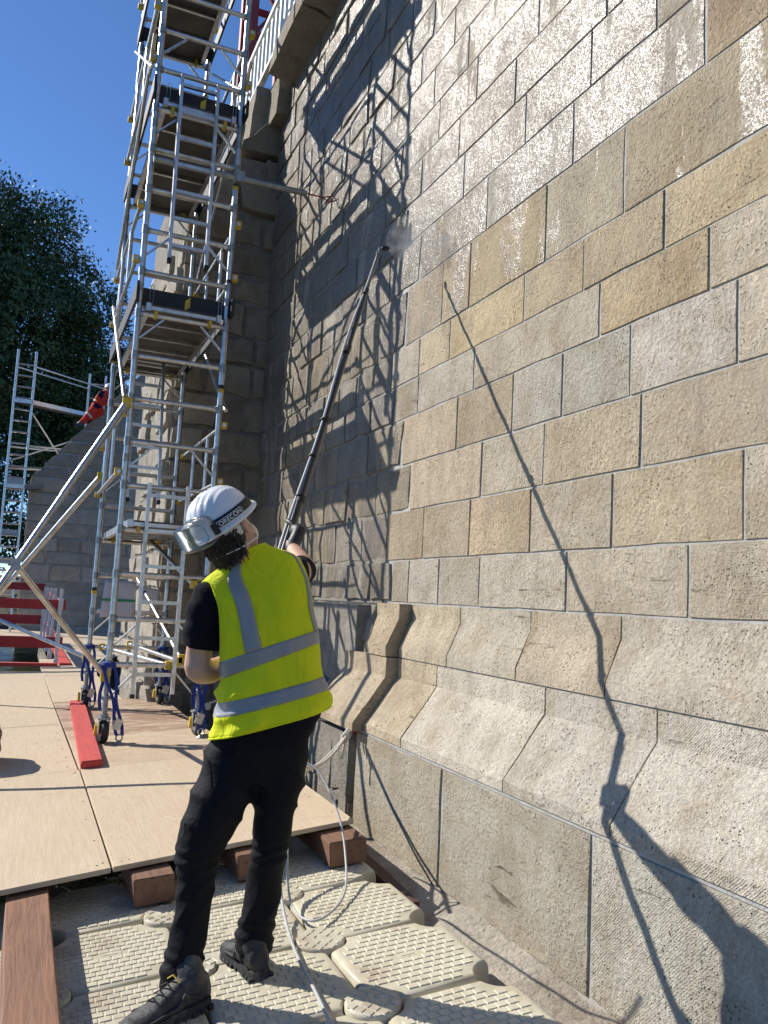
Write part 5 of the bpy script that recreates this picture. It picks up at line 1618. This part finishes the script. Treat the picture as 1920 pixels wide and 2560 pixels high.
mb = MB(); mb.grid(band(GA + 0.70, GA + 2.35, 0.020, 0.016, 0.0145, 0.005)); st = mb.build('strap', M['black'], gog, smooth=True); st.modifiers.new('t', 'SOLIDIFY').thickness = 0.003
mb = MB(); mb.grid(band(GA - 0.70, GA - 3.9, 0.012, 0.016, 0.0145, 0.005)); mb.build('strap', M['black'], gog, smooth=True)
# printed word on the strap: letters follow the helmet
tcu = bpy.data.curves.new('word', 'FONT'); tcu.body = 'ORECON'; tcu.size = 0.0195; tcu.align_x = 'CENTER'; tcu.align_y = 'CENTER'; tcu.space_character = 1.0; tcu.extrude = 0.0002
to = bpy.data.objects.new('tmp', tcu); col.objects.link(to)
dg = bpy.context.evaluated_depsgraph_get(); tm = bpy.data.meshes.new_from_object(to.evaluated_get(dg), depsgraph=dg); bpy.data.objects.remove(to, do_unlink=True)
A0 = GA + 1.20
for v in tm.vertices:
    a = A0 + v.co.x / 0.110
    v.co = shell(a, 0.014 + v.co.y, 0.0088 + v.co.z)
link(tm, 'strap_word', M['label'], st)
mb = MB()
ha, hz_ = 0.40, 0.0105
loop = [(-ha, -hz_), (ha, -hz_), (ha + 0.03, 0), (ha, hz_), (-ha, hz_), (-ha - 0.03, 0)]
pts = []
for i in range(len(loop)):
    (a, z), (b, y) = loop[i], loop[(i + 1) % len(loop)]
    for k in range(10): pts.append(shell(A0 + a + (b - a) * k / 10, 0.014 + z + (y - z) * k / 10, 0.0085))
mb.tube(pts, 0.0007, 5, closed=True); mb.build('word_frame', M['label'], st)

# dust mask: cup over mouth and two elastics
mk = empty('dust_mask', (0, 0, 0)); mk.parent = person; mk.matrix_parent_inverse = root_matrix(person).inverted()
mb = MB(); ellipsoid(mb, hp(0, 0.074, -0.048), 0.040, 0.032, 0.042, HR); mb.build('mask_cup', M['white'], mk, smooth=True)
def elastic(pts):
    c = [V(p) for p in pts]; n = 22
    mb = MB(); mb.tube([hp(*catmull(c, k / n)) for k in range(n + 1)], 0.0026, 6); mb.build('elastic', M['white'], mk, smooth=True)
elastic([(0.050, 0.055, -0.055), (0.070, 0.022, -0.058), (0.074, -0.018, -0.054), (0.064, -0.062, -0.048), (0.03, -0.093, -0.042), (-0.03, -0.093, -0.042), (-0.07, -0.05, -0.048), (-0.05, 0.055, -0.055)])
elastic([(0.050, 0.050, -0.030), (0.072, 0.026, -0.004), (0.081, 0.004, 0.024), (0.086, -0.025, 0.046)])

# boots
def boot(name, heel, toe, shaft_top, sc=0.9):
    heel, toe = V(heel), V(toe)
    f = (toe - heel); L = f.length; f.normalize()
    up = V((-0.09, 0, 1)).normalized(); up = (up - f * up.dot(f)).normalized(); s = f.cross(up).normalized()
    def bp(a, b, c): return heel + f * (a * L) + s * b + up * c
    b_ = empty(name, (0, 0, 0)); b_.parent = person; b_.matrix_parent_inverse = root_matrix(person).inverted()
    mb = MB(); rows = []
    for (a, wd, h0, h1) in ((-0.02, 0.022, 0.025, 0.10), (0.04, 0.038, 0.022, 0.125), (0.16, 0.043, 0.02, 0.135), (0.30, 0.043, 0.02, 0.128), (0.44, 0.044, 0.02, 0.104), (0.58, 0.048, 0.02, 0.086), (0.72, 0.052, 0.02, 0.072), (0.86, 0.047, 0.02, 0.060), (0.96, 0.033, 0.022, 0.046), (1.0, 0.016, 0.026, 0.036)):
        row = []
        for k in range(20):
            t = 2 * math.pi * k / 20
            cx_ = math.copysign(abs(math.cos(t)) ** 0.7, math.cos(t)); sz = math.copysign(abs(math.sin(t)) ** 0.8, math.sin(t))
            row.append(bp(a, cx_ * wd * sc * (1 - 0.25 * max(0, sz)), 0.9 * ((h0 + h1) / 2 + sz * (h1 - h0) / 2)))
        rows.append(row)
    mb.grid(rows, close_u=True); mb.f.append(tuple(range(20))); mb.f.append(tuple(len(mb.v) - 20 + k for k in range(20)))
    limb(mb, [(bp(0.20, 0, 0.08), 0.042), (bp(0.18, 0, 0.11), 0.042), (V(shaft_top), 0.042)], 16)
    me = remesh(mb, 0.0055, 3, 'boot_upper')
    displace(me, lambda p, n: 0.002 * nz(p, 30) + 0.001 * nz(p, 80))
    up_ = link(me, 'boot_upper', M['boot'], b_)
    # sole with lugs
    mb = MB(); out = [(-0.03, 0.0), (0.0, 0.030), (0.10, 0.044), (0.30, 0.043), (0.45, 0.044), (0.62, 0.052), (0.78, 0.055), (0.90, 0.046), (0.99, 0.026), (1.03, 0.0)]
    ring = [(a, w_) for a, w_ in out] + [(a, -w_) for a, w_ in reversed(out[1:-1])]
    rows = [[bp(a, w_ * sc, z_) for a, w_ in ring] for z_ in (0.004, 0.008, 0.030, 0.034)]
    mb.grid(rows, close_u=True); n_ = len(ring); mb.f.append(tuple(range(n_))); mb.f.append(tuple(3 * n_ + k for k in range(n_)))
    so = mb.build('sole', M['sole'], b_, autosmooth=40)
    mb = MB()
    rotm = Matrix((f, s, up)).transposed()
    for a in (0.03, 0.12, 0.21, 0.42, 0.52, 0.62, 0.72, 0.82, 0.92):
        for sd_ in (-1, 1):
            w_ = 0.03 if a > 0.9 else (0.040 if a < 0.5 else 0.047)
            mb.box(bp(a, sd_ * w_ * sc, 0.008), (0.015, 0.014, 0.014), rot=rotm)
    mb.build('sole_lugs', M['sole'], so, kind='stuff')
    # side flash, laces
    mb = MB(); mb.tube([bp(0.15, -0.0445, 0.05), bp(0.34, -0.046, 0.078), bp(0.42, -0.047, 0.05), bp(0.72, -0.053, 0.046)], [0.004, 0.006, 0.006, 0.003], 6); mb.tube([bp(0.15, 0.0445, 0.05), bp(0.34, 0.046, 0.078), bp(0.42, 0.047, 0.05), bp(0.72, 0.053, 0.046)], [0.004, 0.006, 0.006, 0.003], 6); mb.build('side_overlay', M['sole'], up_, smooth=True)
    for k in range(4):
        a = 0.36 + 0.075 * k; z_ = 0.122 - 0.013 * k
        mb = MB(); mb.tube([bp(a, -0.026, z_ - 0.012), bp(a + 0.01, 0, z_ + 0.004), bp(a + 0.02, 0.026, z_ - 0.012)], 0.0028, 6); mb.build('lace', M['lace_y'] if k == 0 else M['lace'], b_)
    return b_
boot('boot', (0.632, 2.655, 0.004), (0.352, 2.535, -0.020), (0.560, 2.688, 0.155))
boot('boot', (0.822, 2.722, 0.020), (0.775, 2.985, 0.016), (0.814, 2.795, 0.18))

# ------------------------------------------------------------------ the lance and its hose
lance = thing('water_lance', 'long black telescopic water lance with taped-on grey hose, raised to the wall', 'lance', on_lance(1.72))
segs = [(0.02, 0.26, 0.0085), (0.24, 0.55, 0.0115), (0.53, 0.85, 0.0136), (0.83, 1.12, 0.0158), (1.10, 1.72, 0.0178)]
for a, b, r in segs:
    mb = MB(); mb.cyl(on_lance(a), on_lance(b), r, 14); sg = mb.build('pole_section', M['black_pole'], lance, autosmooth=40)
    mb = MB(); mb.cyl(on_lance(a), on_lance(a + 0.02), r * 1.09, 14); mb.build('pole_clamp', M['black'], sg, autosmooth=40)
nd = (on_lance(0.02) - on_lance(0.1)).normalized()
tip = on_lance(0.0)
jet = V((0.40, -0.30, -0.03)).normalized()
mb = MB(); mb.tube([on_lance(0.03), on_lance(0.012), tip, tip + jet * 0.02], 0.0075, 10); mb.build('nozzle_elbow', M['brass'], lance, smooth=True)
mb = MB(); mb.lathe([(0.009, 0), (0.014, 0.005), (0.014, 0.03), (0.008, 0.045), (0.004, 0.05)], tip + jet * 0.012, axis=jet, n=14); mb.build('nozzle', M['black'], lance, autosmooth=40)
mb = MB(); mb.lathe([(0.008, 0), (0.0135, 0.004), (0.0135, 0.028), (0.008, 0.032)], on_lance(0.02), axis=-nd, n=6); mb.build('coupling', M['brass'], lance)
side = LD.cross(V((0.39, 0.91, 0.1))).normalized()
def hs(s, k): return on_lance(s) - side * (0.010 + 0.014 * k) * -1 + V((-0.01, -0.02, 0)) * k
pts = []
for k in range(60):
    s = 0.03 + 1.48 * k / 59
    w_ = min(1.0, s / 0.35)
    pts.append(on_lance(s) + (CAM_R * -0.016 - CAM_F * 0.012) * w_ + CAM_R * (0.006 * math.sin(s * 9)) * w_)
mb = MB(); mb.tube(pts, 0.0068, 10); mb.build('hose', M['hose'], lance, smooth=True)
for s in (0.27, 0.56, 0.84, 0.97, 1.10):
    q = on_lance(s) + (CAM_R * -0.006 - CAM_F * 0.005)
    mb = MB(); mb.cyl(q - LD * 0.004, q + LD * 0.004, 0.0205 if s > 0.5 else 0.016, 14); mb.build('cable_tie', M['black'], lance)

# loose supply hose: from behind the worker down to the floats, with one big loop
sup = thing('supply_hose', 'loose grey hose looping from the rope down across the floats', 'hose', (0.95, 2.4, 0.05))
c = [V(p) for p in ((0.86, 3.10, 1.02), (0.93, 3.20, 0.80), (1.10, 3.52, 0.56), (1.20, 3.70, 0.44), (1.19, 3.72, 0.36), (1.085, 3.46, 0.20), (1.03, 3.22, 0.10), (0.99, 2.98, 0.055), (0.955, 2.74, 0.055), (0.94, 2.56, 0.054), (0.92, 2.36, 0.052), (0.90, 2.1, 0.05), (0.86, 1.8, 0.05))]
mb = MB(); mb.tube([catmull(c, k / 90) for k in range(91)], 0.0058, 10); mb.build('hose_run', M['hose'], sup, smooth=True)
c = [V(p) for p in ((1.17, 3.73, 0.40), (1.27, 3.86, 0.47), (1.36, 3.80, 0.44), (1.40, 3.62, 0.29), (1.375, 3.44, 0.16), (1.28, 3.20, 0.087), (1.12, 3.03, 0.07), (1.065, 3.14, 0.065), (1.09, 3.34, 0.12), (1.17, 3.62, 0.30), (1.23, 3.78, 0.42), (1.30, 3.92, 0.47), (1.36, 4.05, 0.42), (1.40, 4.10, 0.36))]
mb = MB(); mb.tube([catmull(c, k / 110) for k in range(111)], 0.0048, 10); mb.build('hose_loop', M['hose'], sup, smooth=True)

# rope tied to the red eye in the wall
rope = thing('rope', 'pale doubled rope knotted to a red eye in the wall plinth', 'rope', (1.84, 4.58, 0.49))
E0 = V((1.827, 4.585, 0.494))
for k in (0, 1):
    e = V((1.24 + 0.03 * k, 3.82, 0.43 + 0.03 * k))
    mb = MB(); mb.tube([E0 + V((-0.05, -0.07, 0.0)) + (e - E0) * (q / 14) - V((0, 0, 0.05 * math.sin(math.pi * q / 14) * (1 + 0.4 * k))) + V((0.012 * k, 0, 0.012 * k)) for q in range(15)], 0.0075, 8); mb.build('strand', M['rope'], rope, smooth=True)
mb = MB()
for k in range(4):
    ctr = E0 + V((-0.035 - 0.018 * k, -0.05 - 0.026 * k, -0.006 * k))
    mb.tube([ctr + V((0.016 * math.cos(a), 0.012 * math.sin(a) * 0.8, 0.024 * math.sin(a + 0.4))) for a in [2 * math.pi * q / 12 for q in range(12)]], 0.0075, 6, closed=True)
mb.build('knot', M['rope'], rope, smooth=True, kind='stuff')
mb = MB(); mb.tube([E0 + V((-0.085, -0.12, -0.01)), E0 + V((-0.09, -0.125, -0.07)), E0 + V((-0.10, -0.12, -0.13))], [0.007, 0.007, 0.009], 8); mb.build('rope_tail', M['rope'], rope, smooth=True)
eye = thing('wall_eye', 'small red steel eye bolt in the wall plinth holding the rope', 'eye bolt', (1.85, 4.59, 0.49))
mb = MB(); mb.tube([E0 + V((0.022 * math.cos(a) - 0.005, 0.010 * math.cos(a), 0.022 * math.sin(a))) for a in [2 * math.pi * q / 14 for q in range(14)]], 0.0075, 8, closed=True); mb.build('ring', M['red_paint'], eye, smooth=True)
mb = MB(); mb.cyl(E0 + V((0.015, 0, 0)), E0 + V((0.09, 0, 0)), 0.010, 10); mb.build('shank', M['red_paint'], eye)
# second rope end tied near the far strap
r2 = thing('rope', 'short pale mooring rope knotted at the tower foot by the wall', 'rope', (1.4, 6.4, 0.4))
mb = MB(); mb.tube([(1.34, 6.30, 0.42), (1.50, 6.48, 0.44), (1.66, 6.62, 0.49), (1.85, 6.76, 0.54)], 0.008, 8); mb.build('strand', M['rope'], r2, smooth=True)
mb = MB(); ellipsoid(mb, (1.35, 6.29, 0.41), 0.028, 0.026, 0.028, n=12, m=8); mb.build('knot', M['rope'], r2, smooth=True)

# spray at the nozzle: a jet of fine mist opening towards the wall
def mist_mat(dens):
    t = NT('water_mist'); t.n.remove(t.p)
    vol = t.node('ShaderNodeVolumePrincipled'); vol.inputs['Color'].default_value = (0.97, 0.98, 1, 1); vol.inputs['Anisotropy'].default_value = 0.6
    tc = t.node('ShaderNodeTexCoord')
    n = t.noise(tc.outputs['Object'], 13, 4, 0.6)
    d = t.math('MULTIPLY', t.ramp(n, [(0.42, 0), (0.68, 1)]), dens)
    t.lk(d, vol.inputs['Density']); t.lk(vol.outputs[0], t.out.inputs['Volume'])
    return t.m
mist = thing('spray', 'white spray of water mist leaving the lance nozzle', 'spray', tip, kind='stuff')
t0 = tip + jet * 0.06; t1 = V((2.115, 4.16, 3.33))
mb = MB(); mb.tube([t0, t0 + (t1 - t0) * 0.3, t0 + (t1 - t0) * 0.7, t1], [0.005, 0.016, 0.035, 0.055], 14); mb.build('jet', mist_mat(16.0), mist, smooth=True)
mb = MB(); ellipsoid(mb, tip + V((0.20, -0.02, 0.10)), 0.16, 0.20, 0.13, n=18, m=12); mb.build('mist_cloud', mist_mat(3.6), mist, smooth=True)

# ------------------------------------------------------------------ far worker on the wing wall
w2 = thing('person', 'worker in orange-red overalls and white helmet climbing the sloping wing wall', 'person', (1.2, 21.3, 5.1))
f0 = V((0.93, 21.25, 5.08))
def wp(x, z, y=21.22): return V((x, y, z))
mb = MB()
limb(mb, [(wp(1.02, 5.16), 0.075), (wp(1.12, 5.30), 0.085), (wp(1.22, 5.44), 0.10), (wp(1.30, 5.58), 0.115)], 14)
limb(mb, [(wp(1.20, 5.30, 21.42), 0.075), (wp(1.32, 5.42, 21.40), 0.085), (wp(1.42, 5.50, 21.38), 0.10), (wp(1.36, 5.62, 21.3), 0.11)], 14)
limb(mb, [(wp(1.30, 5.56), 0.125), (wp(1.36, 5.68), 0.135), (wp(1.43, 5.82), 0.145), (wp(1.49, 5.94), 0.12), (wp(1.53, 6.02), 0.06)], 16)
limb(mb, [(wp(1.40, 5.90, 21.12), 0.07), (wp(1.33, 5.76, 21.06), 0.06), (wp(1.42, 5.66, 21.08), 0.052), (wp(1.55, 5.70, 21.12), 0.045)], 12)
limb(mb, [(wp(1.56, 5.92, 21.3), 0.07), (wp(1.66, 5.80, 21.25), 0.06), (wp(1.72, 5.72, 21.2), 0.05), (wp(1.68, 5.66, 21.15), 0.045)], 12)
me = remesh(mb, 0.02, 3, 'overalls'); displace(me, lambda p, n: 0.014 * nz(p, 9))
link(me, 'overalls', M['orange'], w2)
mb = MB(); limb(mb, [(wp(1.395, 5.90, 21.115), 0.078), (wp(1.345, 5.79, 21.07), 0.068)], 14); ellipsoid(mb, wp(1.33, 5.60, 21.12), 0.10, 0.05, 0.07); ellipsoid(mb, wp(1.42, 5.93, 21.16), 0.10, 0.07, 0.07); me = remesh(mb, 0.015, 2, 'navy_panels'); link(me, 'navy_panels', M['navy'], w2)
mb = MB(); ellipsoid(mb, wp(1.575, 6.07), 0.075, 0.08, 0.10); limb(mb, [(wp(1.54, 6.02), 0.055), (wp(1.50, 5.95), 0.06)], 12); ellipsoid(mb, wp(1.58, 5.70, 21.12), 0.05, 0.03, 0.04); me = remesh(mb, 0.012, 3, 'body'); link(me, 'body', M['skin'], w2)
mb = MB(); rows = []
for j in range(10):
    a = (math.pi / 2) * j / 9
    rows.append([wp(1.58, 6.10) + V((0.115 * math.cos(a) * math.cos(b), 0.13 * math.cos(a) * math.sin(b), 0.115 * math.sin(a))) for b in [2 * math.pi * k / 20 for k in range(20)]])
mb.grid([[wp(1.58, 6.09) + V((0.135 * math.cos(b), 0.15 * math.sin(b), 0)) for b in [2 * math.pi * k / 20 for k in range(20)]]] + rows, close_u=True); mb.build('helmet', M['helmet'], w2, smooth=True)
for (p, q, r) in ((wp(1.15, 5.345), wp(1.175, 5.375), 0.098), (wp(1.355, 5.665), wp(1.375, 5.705), 0.142)):
    mb = MB(); mb.cyl(p, q, r, 16); mb.build('reflective_tape', M['white'], w2, smooth=True)
for (p, q) in ((wp(1.02, 5.17), wp(0.90, 5.04)), (wp(1.20, 5.31, 21.42), wp(1.10, 5.22, 21.42))):
    mb = MB(); limb(mb, [(p, 0.06), ((p + q) / 2, 0.062), (q, 0.045)], 12); mb.build('boot', M['boot'], w2, smooth=True)

# screw heads along the sheet edges
mb = MB(); rg = random.Random(6)
for (x0, y0, x1, y1) in ((0.40, 3.66, 0.40, 5.4), (0.475, 3.66, 0.475, 5.4), (-0.7, 3.52, 0.38, 3.66), (0.5, 3.66, 1.48, 3.77), (-0.7, 5.4, 0.4, 5.44), (0.5, 5.45, 1.42, 5.48), (0.47, 5.6, 0.46, 6.5), (0.37, 5.6, 0.36, 7.2), (1.46, 3.9, 1.42, 5.4)):
    n = max(2, int(math.hypot(x1 - x0, y1 - y0) / 0.3))
    for k in range(n + 1):
        x = x0 + (x1 - x0) * k / n + rg.uniform(-0.012, 0.012); y = y0 + (y1 - y0) * k / n + rg.uniform(-0.02, 0.02)
        mb.lathe([(0.0048, -0.002), (0.0048, 0.0012), (0.003, 0.0016)], (x, y, 0.1505 + tilt(x, y)), n=8)
mb.build('screw_heads', M['galv'], deck, kind='stuff')
# dark timber lying between floats and footing
mb = MB(); mb.beam((1.61, 3.25, -0.01), (1.66, 4.3, 0.0), 0.06, 0.05)
tag(mb.build('timber_baulk', M['dark_timber']), 'dark wet timber baulk between the floats and the wall foot', 'timber')
